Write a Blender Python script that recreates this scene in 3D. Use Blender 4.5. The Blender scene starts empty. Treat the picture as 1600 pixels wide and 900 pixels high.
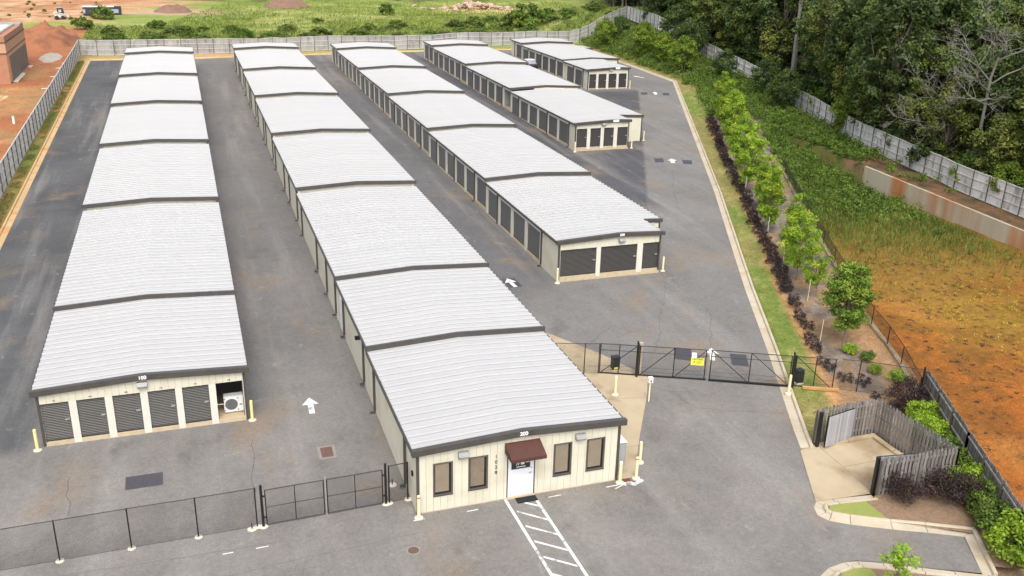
import bpy, bmesh, math, random
import numpy as np
from mathutils import Vector, Matrix
random.seed(7); RNG = np.random.default_rng(11)
SC = bpy.context.scene; COL = SC.collection
R = math.radians

# ------------------------------------------------------------------ camera, sky, sun, exposure
cd = bpy.data.cameras.new("camera"); cam = bpy.data.objects.new("camera", cd); COL.objects.link(cam)
CAM = Vector((7.7763, -42.6794, 22.8308))
def cam_axes(yaw, pitch, roll):
    f = Vector((math.sin(yaw)*math.cos(pitch), math.cos(yaw)*math.cos(pitch), -math.sin(pitch)))
    r = Vector((math.cos(yaw), -math.sin(yaw), 0)); u = r.cross(f)
    return r*math.cos(roll)+u*math.sin(roll), -r*math.sin(roll)+u*math.cos(roll), f
cr, cu, cf = cam_axes(R(19.3063), R(20.9037), R(1.4180))
m = Matrix((cr, cu, -cf)).transposed().to_4x4(); m.translation = CAM
cam.matrix_world = m
cd.sensor_width = 36; cd.lens = 1464.46*36/1600; cd.clip_start = 0.5; cd.clip_end = 3000
SC.camera = cam
W = bpy.data.worlds.new("World"); SC.world = W; W.use_nodes = True
nt = W.node_tree; bg = nt.nodes["Background"]
SUN_EL, SUN_AZ = R(54), R(193)          # azimuth clockwise from +Y
sky = nt.nodes.new("ShaderNodeTexSky"); sky.sky_type = 'NISHITA'; sky.sun_disc = False
sky.sun_elevation = SUN_EL; sky.sun_rotation = SUN_AZ
sky.air_density = 1.0; sky.dust_density = 5.0; sky.ozone_density = .4
hs = nt.nodes.new('ShaderNodeHueSaturation'); hs.inputs['Saturation'].default_value = .38      # thin overcast: the sky is nearly grey
nt.links.new(sky.outputs[0], hs.inputs['Color']); nt.links.new(hs.outputs[0], bg.inputs[0]); bg.inputs[1].default_value = 0.15
sl = bpy.data.lights.new("sun", 'SUN'); sl.energy = 0.75; sl.angle = R(60); sl.color = (1, .96, .90)
so = bpy.data.objects.new("sun", sl); COL.objects.link(so)
sd = Vector((math.sin(SUN_AZ)*math.cos(SUN_EL), math.cos(SUN_AZ)*math.cos(SUN_EL), math.sin(SUN_EL)))
so.rotation_euler = sd.to_track_quat('Z', 'Y').to_euler(); so.location = (0, -20, 60)
SC.view_settings.view_transform = 'Standard'; SC.view_settings.look = 'None'
SC.view_settings.exposure = 0.86; SC.view_settings.gamma = 1

# ------------------------------------------------------------------ materials
def pmat(name, c1, c2=None, scale=2.0, rough=.75, metal=0, detail=4, rv=0.0, bump=0, bscale=None, stretch=None, emit=0, translucent=0, spec=.5, attr=None, coord='Object', c3=None, s3=.1, t3=(.52,.68)):
    M = bpy.data.materials.new(name); M.use_nodes = True
    n = M.node_tree.nodes; L = M.node_tree.links; b = n["Principled BSDF"]
    b.inputs["Roughness"].default_value = rough; b.inputs["Metallic"].default_value = metal
    b.inputs["Specular IOR Level"].default_value = spec
    c1 = (*c1, 1); c2 = (*(c2 or [x*.8 for x in c1[:3]]), 1)
    tc = n.new("ShaderNodeTexCoord"); vec = tc.outputs[coord]
    if stretch:
        mp = n.new("ShaderNodeMapping"); mp.inputs["Scale"].default_value = stretch; L.new(vec, mp.inputs[0]); vec = mp.outputs[0]
    no = n.new("ShaderNodeTexNoise"); no.inputs["Scale"].default_value = scale; no.inputs["Detail"].default_value = detail; no.inputs["Roughness"].default_value = .6
    L.new(vec, no.inputs["Vector"])
    rp = n.new("ShaderNodeMapRange"); rp.inputs[1].default_value = .3; rp.inputs[2].default_value = .7
    L.new(no.outputs["Fac"], rp.inputs[0])
    mx = n.new("ShaderNodeMix"); mx.data_type = 'RGBA'; mx.inputs[6].default_value = c1; mx.inputs[7].default_value = c2
    L.new(rp.outputs[0], mx.inputs[0]); out = mx.outputs[2]
    if c3:
        n3 = n.new("ShaderNodeTexNoise"); n3.inputs["Scale"].default_value = s3; n3.inputs["Detail"].default_value = 5
        L.new(vec, n3.inputs["Vector"])
        r3 = n.new("ShaderNodeMapRange"); r3.inputs[1].default_value = t3[0]; r3.inputs[2].default_value = t3[1]; L.new(n3.outputs["Fac"], r3.inputs[0])
        m3 = n.new("ShaderNodeMix"); m3.data_type = 'RGBA'; L.new(r3.outputs[0], m3.inputs[0]); L.new(out, m3.inputs[6]); m3.inputs[7].default_value = (*c3, 1); out = m3.outputs[2]
    if attr:
        at = n.new("ShaderNodeAttribute"); at.attribute_name = attr
        m2 = n.new("ShaderNodeMix"); m2.data_type = 'RGBA'; m2.blend_type = 'MULTIPLY'; m2.inputs[0].default_value = 1
        L.new(out, m2.inputs[6]); L.new(at.outputs["Color"], m2.inputs[7]); out = m2.outputs[2]
    if rv:
        oi = n.new("ShaderNodeObjectInfo"); r2 = n.new("ShaderNodeMapRange"); r2.inputs[3].default_value = 1-rv; r2.inputs[4].default_value = 1+rv
        L.new(oi.outputs["Random"], r2.inputs[0])
        m2 = n.new("ShaderNodeVectorMath"); m2.operation = 'SCALE'; L.new(out, m2.inputs[0]); L.new(r2.outputs[0], m2.inputs["Scale"]); out = m2.outputs[0]
    L.new(out, b.inputs["Base Color"])
    if bump:
        nb = n.new("ShaderNodeTexNoise"); nb.inputs["Scale"].default_value = bscale or scale*6; nb.inputs["Detail"].default_value = 3
        L.new(vec, nb.inputs["Vector"])
        bp = n.new("ShaderNodeBump"); bp.inputs["Strength"].default_value = bump; bp.inputs["Distance"].default_value = .05
        L.new(nb.outputs["Fac"], bp.inputs["Height"]); L.new(bp.outputs[0], b.inputs["Normal"])
    if translucent:
        tr = n.new("ShaderNodeBsdfTranslucent"); L.new(out, tr.inputs[0]); ms = n.new("ShaderNodeMixShader"); ms.inputs[0].default_value = translucent
        L.new(b.outputs[0], ms.inputs[1]); L.new(tr.outputs[0], ms.inputs[2]); L.new(ms.outputs[0], n["Material Output"].inputs[0])
    return M

ROOF = pmat("white_roof_metal", (.418,.421,.427), (.392,.395,.40), .25, .40, rv=.018, stretch=(.4,1,1), detail=1, c3=(.365,.358,.345), s3=.10, t3=(.5,.75))
ROOFS = pmat("shade_painted_roof_seam", (.32,.315,.305), (.27,.265,.255), .8, .6, rv=.06, stretch=(.4,1,1))  # darker roof tone: shade beside the ribs put into colour
DARK = pmat("bronze_trim_metal", (.075,.068,.062), (.055,.05,.046), 2, .45)
EDGE = pmat("dark_eave_metal", (.06,.056,.052), (.045,.042,.04), 2, .5)
CREAM = pmat("cream_wall_metal", (.62,.595,.49), (.57,.545,.44), 1.2, .5, c3=(.54,.50,.39), s3=.6)
CREAMP = pmat("cream_pilaster_metal", (.63,.61,.54), (.57,.55,.48), 1.5, .5)
DOORM = pmat("bronze_roll_up_door", (.036,.033,.030), (.029,.027,.025), 3, .42, rv=.12)
DOORG = pmat("grey_brown_roll_up_door", (.085,.078,.072), (.07,.064,.06), 3, .4, rv=.10)
SILLM = pmat("tan_concrete_edge", (.50,.42,.29), (.42,.33,.22), 3, .85)
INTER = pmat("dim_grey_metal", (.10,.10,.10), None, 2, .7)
INTERG = pmat("grey_galvanised_wall", (.32,.33,.33), None, 2, .6)
TANFLOOR = pmat("tan_concrete_slab", (.48,.38,.24), (.42,.33,.21), 2, .85)
WHITE = pmat("white_paint", (.80,.80,.79), (.74,.74,.73), 4, .5)
WHITED = pmat("white_steel_door", (.72,.75,.80), (.68,.71,.76), 2, .4)
ROADW = pmat("white_road_paint", (.74,.73,.71), (.56,.545,.53), 6, .8, c3=(.30,.29,.275), s3=2.2, t3=(.56,.66))
BLKPAINT = pmat("black_road_paint", (.045,.047,.055), (.06,.06,.068), 4, .7)
BLACK = pmat("black_fence_steel", (.012,.012,.013), None, 3, .45)
BLACKBOX = pmat("black_plastic", (.015,.016,.018), (.03,.03,.032), 4, .5)
GLASS = pmat("dark_window_glass", (.02,.02,.022), None, 1, .08)
BLIND = pmat("beige_blind", (.44,.36,.27), (.38,.31,.23), 2, .6)
BLINDW = pmat("tan_slatted_blind", (.42,.36,.28), (.30,.23,.16), 1.5, .5)
MAROON = pmat("maroon_awning_fabric", (.085,.030,.024), (.068,.024,.019), 3, .8)
LIGHTG = pmat("grey_light_housing", (.28,.28,.28), (.22,.22,.22), 3, .4)
LENS = pmat("clear_light_lens", (.50,.51,.52), None, 3, .2)
SILVER = pmat("silver_latch", (.62,.62,.61), None, 4, .3, metal=.6)
ACW = pmat("white_appliance", (.72,.72,.71), (.66,.66,.65), 3, .4)
ACG = pmat("grey_grille", (.13,.13,.14), None, 4, .5)
YELLOW = pmat("faded_yellow_bollard", (.72,.60,.20), (.74,.66,.36), 3, .6, rv=.05)
YELPALE = pmat("cream_yellow_bollard", (.74,.66,.38), (.76,.70,.47), 3, .6)
REDT = pmat("red_reflector", (.5,.03,.02), None, 3, .4)
CONCW = pmat("pale_concrete_footing", (.60,.55,.46), (.52,.47,.39), 5, .9)
CONC = pmat("tan_stained_concrete", (.37,.295,.19), (.42,.345,.235), .7, .85, c3=(.25,.18,.105), s3=.5, bump=.15, bscale=12)
KERBM = pmat("weathered_kerb_concrete", (.48,.42,.325), (.40,.34,.25), 1.3, .88, rv=.04, c3=(.42,.31,.17), s3=.5, coord='Object')
KERBO = pmat("orange_stained_kerb_concrete", (.50,.32,.145), (.52,.38,.21), 1.0, .88, rv=.05, c3=(.50,.24,.07), s3=.6)
WOODG = pmat("weathered_grey_wood", (.33,.31,.285), (.22,.205,.19), 1.5, .9, rv=.18, stretch=(3,3,.35), c3=(.42,.40,.375), s3=1.2)
WOODP = pmat("weathered_picket_wood", (.215,.20,.185), (.10,.09,.082), 2.2, .9, rv=.38, stretch=(3,3,.3), c3=(.40,.37,.33), s3=1.6)
WOODGATE = pmat("silver_gate_boards", (.36,.36,.37), (.24,.24,.25), 3, .9, rv=.2, stretch=(4,4,.3))
WOODD = pmat("dark_fence_post_wood", (.105,.09,.075), (.07,.06,.05), 2, .9, rv=.2, stretch=(3,3,.4))
FPANELL = pmat("lit_tone_fence_boards", (.74,.725,.70), (.62,.61,.59), .9, .9, rv=.10, stretch=(2,2,.5), c3=(.48,.46,.43), s3=.8)  # board colour lightened to stand in for light on this fence's yard face
FPANELB = pmat("mottled_grey_fence_boards", (.40,.39,.375), (.30,.29,.28), .9, .9, rv=.16, stretch=(2,2,.5), c3=(.22,.21,.20), s3=.8)
RAILW = pmat("pale_fence_rail_wood", (.56,.55,.53), (.46,.45,.43), 2, .9, rv=.1)
FPANEL = pmat("pale_grey_fence_boards", (.62,.61,.60), (.49,.48,.47), .9, .9, rv=.14, stretch=(2,2,.5), c3=(.29,.275,.26), s3=.8)
BRICK = pmat("red_tan_brick", (.40,.20,.12), (.33,.16,.095), 1.2, .9)
BRICKL = pmat("light_tan_brick", (.50,.31,.20), (.44,.26,.16), 1.2, .9)
BRICKD = pmat("dark_brick_band", (.14,.08,.055), None, 2, .9)
GREYP = pmat("grey_shutter", (.16,.145,.125), (.13,.12,.105), 1.2, .7)
SIGNY = pmat("yellow_sign", (.75,.72,.08), (.70,.66,.08), 5, .5)
CARP = pmat("dark_car_paint", (.03,.032,.04), None, 3, .2, metal=.3)
CARG = pmat("pale_windscreen_glass", (.30,.33,.36), (.2,.22,.25), 1, .08)
TYRE = pmat("black_rubber", (.02,.02,.02), None, 4, .8)
CONTB = pmat("navy_container_paint", (.035,.042,.07), (.025,.03,.05), 2, .6)
PALEB = pmat("pale_faded_panel", (.35,.37,.45), None, 2, .6)
MACHW = pmat("white_machine_paint", (.62,.60,.57), (.45,.42,.38), 3, .5)
RUST = pmat("rusty_drain_lid", (.14,.075,.055), (.10,.06,.05), 5, .85)
RUBBLEM = pmat("pink_grey_rubble", (.50,.36,.28), (.38,.24,.18), .6, .9, rv=.2)
DIRTB = pmat("brown_dirt", (.22,.13,.09), (.17,.10,.07), .8, .95)
DIRTR = pmat("red_clay_dirt", (.33,.125,.058), (.26,.10,.046), .5, .95, bump=.6, bscale=2, c3=(.20,.08,.04), s3=.35)
RETW = pmat("stained_retaining_concrete", (.46,.41,.32), (.39,.33,.24), .8, .9, c3=(.40,.145,.035), s3=.13, stretch=(1,1,.15), t3=(.5,.57))
RETO = pmat("orange_rust_stained_concrete", (.50,.20,.05), (.55,.30,.12), 1.0, .9, stretch=(1,1,.25))
MATTM = pmat("black_rubber_mat", (.012,.013,.014), None, 6, .9)
BARK = pmat("grey_brown_bark", (.22,.19,.155), (.13,.11,.09), 3, .95, stretch=(3,3,.6))
BARKP = pmat("pale_dead_bark", (.23,.22,.19), (.15,.145,.125), 2, .9, stretch=(3,3,.6))
STAKE = pmat("pale_stake", (.55,.52,.45), None, 4, .8)
def leafmat(name, c1, c2, c3, rv=.12, tr=.28, s=1.3):
    return pmat(name, c1, c2, s, .6, rv=rv, translucent=tr, c3=c3, s3=.6, spec=.3, attr='tint', detail=2)
L_BRIGHT = leafmat("bright_green_leaves", (.27,.39,.03), (.16,.28,.022), (.42,.50,.04))
L_MID = leafmat("mid_green_leaves", (.13,.20,.03), (.07,.13,.02), (.22,.28,.04))
L_DARK = leafmat("dark_green_leaves", (.070,.115,.028), (.042,.075,.02), (.12,.17,.035))
L_FOREST = leafmat("forest_leaves", (.105,.155,.042), (.06,.10,.028), (.20,.245,.05), rv=.35)
L_PURPLE = leafmat("purple_leaves", (.048,.028,.027), (.028,.018,.018), (.085,.052,.042), tr=.1)
L_WEED = leafmat("weed_leaves", (.13,.18,.035), (.075,.12,.022), (.22,.25,.06), tr=.25, s=.4)
L_FIELD = leafmat("field_grass_blades", (.21,.26,.05), (.13,.18,.03), (.30,.31,.09), tr=.25, s=.15)
L_BROWN = leafmat("brown_grass_blades", (.20,.14,.035), (.13,.10,.02), (.26,.20,.05), tr=.2, s=.5)
L_MIDB = leafmat("fresh_green_leaves", (.17,.26,.03), (.09,.16,.02), (.28,.36,.04))
L_BANK = leafmat("light_bank_tree_leaves", (.20,.29,.03), (.11,.18,.022), (.30,.36,.04))
L_YELLOW = leafmat("yellow_flowering_weed", (.42,.33,.03), (.26,.23,.03), (.5,.42,.04), tr=.2)
L_LITTER = leafmat("dark_leaf_litter", (.12,.055,.018), (.07,.035,.014), (.17,.08,.02), tr=0)
L_OLIVE = leafmat("olive_shrub_leaves", (.14,.17,.035), (.08,.105,.022), (.22,.24,.05))

# ------------------------------------------------------------------ ground height
KY = [-400,-60,0,14,900]
KZ = [-1.14,-1.14,0,.16,.16+886*.019]
S = lambda y: float(np.interp(y, KY, KZ))
def lerp1(y, ys, vs): return np.interp(y, ys, vs)
KERB_R = [(30.0,-18.4),(32.19,-13.99),(34.19,-9.96),(34.8,-8.55),(38.70,-.21),(42.97,9.2),(53.2,30.84),(61.35,48.9),(78.75,87.5),(79.0,112.5),(79.0,122.5)]
kx = lambda y: np.interp(y, [p[1] for p in KERB_R], [p[0] for p in KERB_R])
BAS_Y = [-60,-21,-7.5,-3.93,1.15,10.86,20.83,36,52,70,130]; BAS_X = [37,37.6,43.6,45.3,47.1,51.5,56.4,64,71.5,80,92]
bx = lambda y: np.interp(y, BAS_Y, BAS_X)
wx = lambda y: 72.2+.045*(np.clip(y, -60, 60)-13)          # retaining wall line
FEN = [(73.5,-40),(73.9,5),(74.7,16.7),(75.4,23),(78.5,42.8),(84.0,60.5),(89.4,77.5),(89.8,97),(89.8,115),(94,137)]
fx = lambda y: np.interp(y, [p[1] for p in FEN], [p[0] for p in FEN])
def sst(a, b, x): t = np.clip((x-a)/(b-a), 0, 1); return t*t*(3-2*t)
def vnoise(x, y, seed=0):
    xi = np.floor(x).astype(np.int64); yi = np.floor(y).astype(np.int64); fx_ = x-xi; fy_ = y-yi
    def h(a, b):
        n = (a*374761393 + b*668265263 + seed*974711) & 0x7fffffff
        n = ((n ^ (n >> 13))*1274126177) & 0x7fffffff
        return ((n ^ (n >> 16)) & 0xffff)/65535.
    u = fx_*fx_*(3-2*fx_); v = fy_*fy_*(3-2*fy_)
    return (h(xi,yi)*(1-u)+h(xi+1,yi)*u)*(1-v)+(h(xi,yi+1)*(1-u)+h(xi+1,yi+1)*u)*v
def fbm(x, y, s, seed=0, o=4):
    r = 0; a = .5
    for i in range(o): r = r+a*vnoise(x*s*2**i, y*s*2**i, seed+i*17); a *= .5
    return r/.9375
def bankh(y): return lerp1(y, [-60,16,42,60,77,97,115,137,150], [.5,.5,.5,.35,.2,2.0,4.5,4.0,4.0])
def terr(x, y):
    """height of the natural ground outside the paved yard (arrays)"""
    x = np.asarray(x, float); y = np.asarray(y, float)
    base = np.interp(y, KY, KZ)
    h = np.full_like(base, .10)
    k = kx(y)+.7; b = bx(y); w = wx(y); f = fx(y)
    right = x > k
    # verge / mulch slope, basin
    bas = -1.75+1.85*sst(34, 60, y)
    t = sst(0, 2.2, x-b); inb = (x > b) & (x <= w)
    h = np.where(inb & right, .1*(1-t)+bas*t, h)
    # bench behind retaining wall, up to the fence
    bw = sst(36, 44, y)
    benchlow = .25
    hb = benchlow+(bankh(y)-benchlow)*np.clip((x-w)/np.maximum(f-w, .5), 0, 1)
    h = np.where((x > w) & (x <= f) & right & (y < 60), np.where(y < 40, hb, hb), h)
    # long bank further back
    tt = sst(0, 1, (x-k)/np.maximum(f-k, 1))
    hbk = .1+(bankh(y)-.1)*tt
    wgt = sst(46, 62, y)
    h = np.where(right & (x <= f), h*(1-wgt)+hbk*wgt, h)
    # forest floor behind fence
    h = np.where((x > f) & right, bankh(y)+np.clip(x-f, 0, 60)*.045, h)
    # back right corner bank beyond the back fence
    bc = sst(76, 94, x)*sst(124, 138, y)*(1-sst(150, 185, y))
    h = np.where(y > 122, np.maximum(.1, bc*4.0+.0)*1.0, h)
    h = np.where((y > 122) & (x > f), np.maximum(h, (bankh(y)+np.clip(x-f, 0, 60)*.045)*(1-sst(150, 190, y))), h)
    # red dirt heap and rough dirt outside the left fence
    h = h+.8*np.exp(-(((x+11.5)/3)**2+((y-128)/7)**2))
    rough = (x < -8.5) | (y > 125)
    h = h+np.where(rough, (fbm(x, y, .18, 3)-.5)*.7, 0)+np.where(right & (x > b), (fbm(x, y, .5, 5)-.5)*.22, 0)
    return base+h
T = lambda x, y: float(terr(np.array([x]), np.array([y]))[0])

# ------------------------------------------------------------------ mesh helpers
ORG = {}
class MB:
    def __init__(s): s.v = []; s.f = []; s.mi = []; s.cur = 0
    def add(s, vs, fs):
        o = len(s.v); s.v += [tuple(v) for v in vs]
        for f in fs: s.f.append([i+o for i in f]); s.mi.append(s.cur)
        return s
    def box(s, a, b):
        (x0,y0,z0), (x1,y1,z1) = a, b
        return s.add([(x0,y0,z0),(x1,y0,z0),(x1,y1,z0),(x0,y1,z0),(x0,y0,z1),(x1,y0,z1),(x1,y1,z1),(x0,y1,z1)],
                     [(0,3,2,1),(4,5,6,7),(0,1,5,4),(1,2,6,5),(2,3,7,6),(3,0,4,7)])
    def hexa(s, p8): return s.add(p8, [(0,3,2,1),(4,5,6,7),(0,1,5,4),(1,2,6,5),(2,3,7,6),(3,0,4,7)])
    def beam(s, p0, p1, w, h):
        """box beam of width w (horizontal) and height h along p0-p1 (centre line)"""
        p0 = Vector(p0); p1 = Vector(p1); d = (p1-p0).normalized()
        sd_ = d.cross(Vector((0,0,1)))
        if sd_.length < 1e-4: sd_ = Vector((1,0,0))
        sd_.normalize(); up = sd_.cross(d).normalized(); a = sd_*w/2; b = up*h/2
        return s.hexa([p0-a-b, p0+a-b, p1+a-b, p1-a-b, p0-a+b, p0+a+b, p1+a+b, p1-a+b])
    def tube(s, p0, p1, r0, r1=None, n=6, cap=True):
        p0 = Vector(p0); p1 = Vector(p1); r1 = r0 if r1 is None else r1; d = (p1-p0).normalized()
        a = d.orthogonal().normalized(); b = d.cross(a)
        vs = [p0+(a*math.cos(2*math.pi*i/n)+b*math.sin(2*math.pi*i/n))*r0 for i in range(n)]+[p1+(a*math.cos(2*math.pi*i/n)+b*math.sin(2*math.pi*i/n))*r1 for i in range(n)]
        fs = [(i, (i+1) % n, n+(i+1) % n, n+i) for i in range(n)]
        if cap: fs += [tuple(range(n-1, -1, -1)), tuple(range(n, 2*n))]
        return s.add(vs, fs)
    def lathe(s, prof, c, n=12):
        c = Vector(c); k = len(prof); vs = []
        for r, z in prof: vs += [c+Vector((r*math.cos(2*math.pi*i/n), r*math.sin(2*math.pi*i/n), z)) for i in range(n)]
        fs = [(j*n+i, j*n+(i+1) % n, (j+1)*n+(i+1) % n, (j+1)*n+i) for j in range(k-1) for i in range(n)]
        fs += [tuple(range(n-1, -1, -1)), tuple(range((k-1)*n, k*n))]
        return s.add(vs, fs)
    def prism(s, pts, ext):
        """polygon pts (3d) swept by vector ext"""
        n = len(pts); e = Vector(ext); P = [Vector(p) for p in pts]
        return s.add(P+[p+e for p in P], [tuple(range(n-1, -1, -1)), tuple(range(n, 2*n))]+[(i, (i+1) % n, n+(i+1) % n, n+i) for i in range(n)])
    def mesh(s, name, mats, org=(0,0,0)):
        me = bpy.data.meshes.new(name); o = Vector(org)
        me.from_pydata([tuple(Vector(v)-o) for v in s.v], [], s.f)
        if not isinstance(mats, (list, tuple)): mats = [mats]
        for q in mats: me.materials.append(q)
        if len(mats) > 1: me.polygons.foreach_set("material_index", s.mi)
        bm = bmesh.new(); bm.from_mesh(me); bmesh.ops.recalc_face_normals(bm, faces=bm.faces); bm.to_mesh(me); bm.free()
        return me
    def build(s, name, mats, parent=None, org=None, **k):
        if org is None: org = ORG[parent.name] if parent else (0,0,0)
        return put(name, s.mesh(name, mats, org), parent, org, **k)
def put(name, me, parent=None, at=(0,0,0), rz=0, scale=None, smooth=False, kind=None, label=None):
    o = bpy.data.objects.new(name, me); COL.objects.link(o); at = Vector(at)
    if parent is not None: o.parent = parent; o.location = at-Vector(ORG[parent.name])
    else: o.location = at
    o.rotation_euler = (0,0,rz)
    if scale: o.scale = scale
    if smooth:
        me.polygons.foreach_set("use_smooth", [True]*len(me.polygons))
    if kind: o['kind'] = kind
    if label: o['label'] = label
    ORG[o.name] = at; return o
def thing(name, label, cat, at, group=None, rz=0, kind=None):
    o = bpy.data.objects.new(name, None); COL.objects.link(o); o.location = at; o.rotation_euler = (0,0,rz)
    o.empty_display_size = .3; ORG[o.name] = Vector(at); tag(o, label, cat, group); return o
def tag(o, label, cat, group=None):
    o['label'] = label; o['category'] = cat
    if group: o['group'] = group
    return o
def dup(root, at, rz=0, sc=1, label=None, group=None):
    r = root.copy(); COL.objects.link(r); r.location = at; r.rotation_euler = (0,0,rz); r.scale = (sc,sc,sc) if not isinstance(sc, tuple) else sc
    if label: r['label'] = label
    if group: r['group'] = group
    for ch in root.children:
        c = ch.copy(); COL.objects.link(c); c.parent = r
        for g in ch.children:
            d = g.copy(); COL.objects.link(d); d.parent = c
    ORG[r.name] = Vector(at); return r
def knot_split(bm):
    for y in KY[1:-1]:
        bmesh.ops.bisect_plane(bm, geom=bm.verts[:]+bm.edges[:]+bm.faces[:], plane_co=(0,y,0), plane_no=(0,1,0))
def flat(name, polys, mat, off, parent=None, kind='structure', thick=0):
    """flat polygons draped on the paved ground, off metres above it"""
    bm = bmesh.new()
    for p in polys:
        vs = [bm.verts.new((x, y, 0)) for x, y in p]
        f = bm.faces.new(vs); f.normal_update()
        if f.normal.z < 0: f.normal_flip()
    knot_split(bm); bmesh.ops.triangulate(bm, faces=bm.faces[:])
    for v in bm.verts: v.co.z = S(v.co.y)+off
    if thick:
        r = bmesh.ops.extrude_face_region(bm, geom=bm.faces[:])
        for v in [g for g in r['geom'] if isinstance(g, bmesh.types.BMVert)]: v.co.z -= thick
        bmesh.ops.recalc_face_normals(bm, faces=bm.faces)
    me = bpy.data.meshes.new(name); bm.to_mesh(me); bm.free(); me.materials.append(mat)
    o = put(name, me, parent, ORG[parent.name] if parent else (0,0,0))
    if parent: o.location = (0,0,0)
    if kind: o['kind'] = kind
    return o
def textobj(name, txt, size, mat, parent, at, ext=.006, bold=.02, align='CENTER', rot=(R(90),0,0), spacing=1):
    c = bpy.data.curves.new(name, 'FONT'); c.body = txt; c.size = size; c.extrude = ext; c.offset = bold*size; c.align_x = align; c.align_y = 'CENTER'; c.space_character = spacing
    c.materials.append(mat); o = bpy.data.objects.new(name, c); COL.objects.link(o)
    me = bpy.data.meshes.new_from_object(o); bpy.data.objects.remove(o); bpy.data.curves.remove(c)
    o = bpy.data.objects.new(name, me); COL.objects.link(o)
    o.rotation_euler = rot; o.parent = parent; o.location = Vector(at)-Vector(ORG[parent.name]); ORG[o.name] = Vector(at); return o

# ------------------------------------------------------------------ terrain sheet
def cols(*segs):
    out = []
    for a, b, st in segs: out += list(np.arange(a, b-1e-6, st))
    out.append(segs[-1][1]); return np.array(out)
ux = np.concatenate([cols((-700,-120,60),(-120,-30,5),(-30,-9,1.5),(-9,-6.72,.57)), [-6.62], cols((-6,30,3),(30,44.5,1.5)), [44.85,45.0], cols((45.25,71.7,.5)), [71.90,72.0,72.25], cols((72.8,100,.8),(100,200,5),(200,900,70))])
uy = cols((-300,-60,20),(-60,-24,2),(-24,60,.6),(60,130,.9),(130,230,1.6),(230,300,7),(300,1300,100))
UX, UY = np.meshgrid(ux, uy)
kk_ = kx(uy)+.69; ww_ = np.maximum(wx(uy)+.05, kk_+6)
GXe = np.stack([np.interp(ux, [-700,-6,45,72,130,900], [-700,-6,kk_[j],ww_[j],130,900]) for j in range(len(uy))])
GX = GXe; GY = UY
GZ = terr(GXe, GY)
paved = (GX > -6.66) & (GX < kx(GY)+.66) & (GY < 120.3+np.clip((GX-12)*.115, 0, 4.6)) & (GY > -17.5)
paved |= (GY <= -22) & (GX < 60)
paved |= (GX > 20) & (GX < 43.6-(-7.5-GY)*.44) & (GY < -9.6) & (GY > -22)
paved |= (GX > 30) & (GX < 39.1) & (GY < -9.75) & (GY > -14.2)
islands = ((GX > 32.3) & (GY < -14.6) & (GX < 37.8) & (GY > -17.6))
GZ = np.where(paved, np.interp(GY, KY, KZ)-.25, GZ)
def mixc(a, b, t): return a*(1-t[..., None])+np.array(b)*t[..., None]
n1 = fbm(GX, GY, .12, 21); n2 = fbm(GX, GY, .55, 31); n3 = fbm(GX, GY, 1.6, 41, 3)
C = np.zeros(GX.shape+(3,))+np.array((.21,.26,.06))                       # field grass
C = mixc(C, (.30,.31,.10), sst(.48, .66, n1)); C = mixc(C, (.15,.20,.045), sst(.52, .7, n2))
# far left tan dirt, red clay by left fence
dl = sst(.0, 1.0, -8.3-GX)*(GY > -40)
C = mixc(C, (.36,.175,.08), dl*(1-sst(120, 150, GY)))
C = mixc(C, (.33,.13,.06), dl*sst(100, 118, GY)*(1-sst(158, 170, GY)))
C = mixc(C, (.27,.175,.07), sst(.45, .6, n2)*dl*(1-sst(108, 122, GY))*.8); C = mixc(C, (.30,.115,.05), sst(.5, .62, n1)*dl*(1-sst(120, 150, GY)))
far = sst(0, 10, GY-168-np.clip(GX+16, 0, 60)*1.0+(n1-.5)*30)*sst(0, 12, 14-GX+(n1-.5)*24)
C = mixc(C, (.48,.31,.18), far); C = mixc(C, (.42,.22,.11), far*sst(.48, .62, n2)); C = mixc(C, (.36,.17,.08), far*sst(.55, .66, n1)); C = mixc(C, (.22,.13,.07), (far+dl)*sst(.60, .72, n3)*.6)
C = mixc(C, (.24,.26,.06), sst(0, 4, GY-160+(n2-.5)*9)*(1-sst(169, 175, GY))*(GX < -13)*.8)
dp = np.exp(-(((GX-9)/14)**2+((GY-190)/8)**2)); C = mixc(C, (.40,.27,.18), sst(.35, .6, dp+(n2-.5)*.5))
dp2 = np.exp(-(((GX-82)/16)**2+((GY-190)/7)**2)); C = mixc(C, (.46,.38,.15), sst(.3, .7, dp2))
# strip between left fence and kerb
st_ = (GX < -5.5) & (GX > -8.4) & (GY < 124)
C = np.where(st_[..., None], mixc(mixc(np.zeros(C.shape)+np.array((.23,.20,.065)), (.40,.22,.08), sst(.42, .6, n2)), (.18,.19,.05), sst(.5, .65, n1)), C)
bk = (GY > 118) & (GY < 125.5) & (GX > -8) & (GX < 82); C = np.where(bk[..., None], mixc(np.zeros(C.shape)+np.array((.42,.27,.14)), (.30,.24,.10), sst(.4, .6, n2)), C)
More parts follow.
